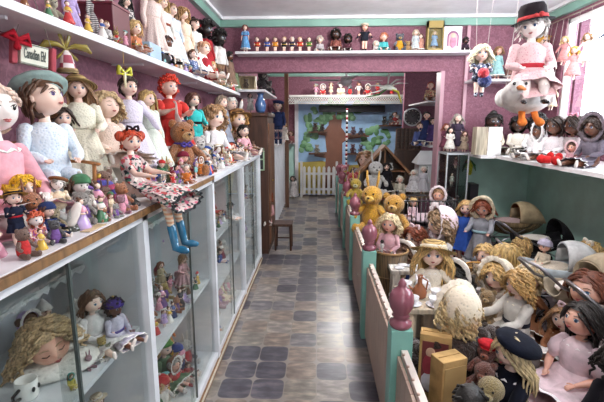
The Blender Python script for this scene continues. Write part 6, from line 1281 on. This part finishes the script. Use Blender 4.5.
# plush and small toys
for px, yt, Y, z, lb, kw in ((489, 287, 2.35, .45, 'tan teddy bear leaning on the white lace dress', dict(col='#a8854c', muz='#c8a870')), (470, 272, 2.75, .42, 'mottled grey teddy bear beside the straw hatted doll', dict(col='#6a655e', muz='#8a8478')),
        (492, 322, 1.98, .42, 'dark brown shaggy plush toy under the golden corkscrew curls', dict(col='#4a342c', muz='#6a5040')), (489, 338, 1.78, .42, 'auburn teddy bear in a red cap beside the dark brown coat', dict(col='#8a3a22', muz='#b8603c', hatk=('cap', '#c82a34', '#c82a34'))),
        (486, 358, 1.66, .4, 'rust brown teddy bear below the red capped one', dict(col='#7a3820', muz='#a85a34')), (493, 372, 1.55, .36, 'small olive tan plush bird near the navy beret doll', dict(col='#a8945c', muz='#c8b880', ears='none')),
        (478, 262, 2.95, .45, 'small cream teddy bear behind the grey mottled one', dict(col='#b8a078', muz='#d8c8a0'))):
    l, h = onY(px, yt, Y, z); bear(l, h, D(-40), lb, group='teddy bears among the dolls', **kw)
    box_thing('plinth_box', 'plain box under the ' + lb.split(' beside')[0].split(' leaning')[0].split(' under')[0].split(' below')[0].split(' near')[0].split(' behind')[0], 'box', l[0] - .05, l[0] + .05, l[1] - .05, l[1] + .05, PZ, z - .001, M('wood', '#8a7458'))
p = atY(478, 268, 3.05); wicker_basket('small tan wicker basket beside the candy pink dress', (p.x, 3.05, PZ), .09, .3, '#a8814a')
# ---------------------------------------------------------------- smaller dolls filling the gaps
spots = []
rn = random.Random(77)
pal = ['#e8e4de', '#e9d6b8', '#e3a0b4', '#c0a8d8', '#b8b0a8', '#7fc0c0', '#c43a3a', '#8a5a3a', '#2c3a66']
rowsC = [(2.25, 'third row'), (2.7, 'fourth row'), (3.15, 'fifth row'), (3.6, 'back row'), (4.1, 'rear wall')]
for Y, nm in rowsC:
    x = .64 + rn.uniform(0, .05)
    xmax = min(2.22, .76 * Y + .1)
    while x < xmax:
        ok = True
        for o in COL.objects:
            if o.parent is None and o.type == 'EMPTY' and 'category' in o and o.location.z < 1.0 and abs(o.location.x - x) < (.2 if o['category'] == 'doll pram' else .12) and abs(o.location.y - Y) < (.24 if o['category'] in ('doll pram', 'crib') else .14) and o['category'] not in ('fence', 'fence post'): ok = False; break
        if ok and not (.86 < x < 1.42 and 4.0 < Y) and not (1.1 < x < 1.62 and 2.95 < Y < 3.8):
            h = rn.uniform(.34, .46); (dc, ht, hc) = pick(rn, (pal, [None, 'bonnet', 'bonnet', 'straw', 'bow'], ['blonde', 'brown', 'black', 'auburn', 'light brown', 'pale blonde']), nm)
            hs = rn.choice(['curly', 'long', 'bob', 'short', 'curly'])
            lab = 'small %s haired doll in %s%s, %s behind the fence' % (hc, WORDS[dc], {None: '', 'bonnet': ' with a bonnet', 'straw': ' with a straw hat', 'bow': ' with a bow'}[ht], nm)
            doll((x, Y + rn.uniform(-.03, .03), PZ), h, rz=D(rn.uniform(-100, -20)), label=lab, name='small_doll', det=1, hr=(hs, hc), dress=('dress', dc), mat=rn.choice(['lace', 'cloth', 'lace']), pose='sit', arms=rn.choice(['lap', 'fwd', 'side']), hk=1.25, fat=1.2, group=G7, hatk=(ht, rn.choice(['#efe6d8', '#e8d0d8', '#d8b878']), '#f0ece6') if ht else None, sk=rn.choice(['pale', 'pink', 'pale', 'white']), seed=rn.randrange(999), R=.27)
        x += rn.uniform(.21, .27)

solid('wall_ledge', 'tiny white ledge on the far wall left of the mural', 'shelf', MB(WHITE).bb(atY(291, 131, 9.38).x - .08, atY(291, 131, 9.38).x + .08, 9.28, 9.478, 1.18, 1.199))
_d = [k for k, v in LABELS.items() if len(v) > 1]
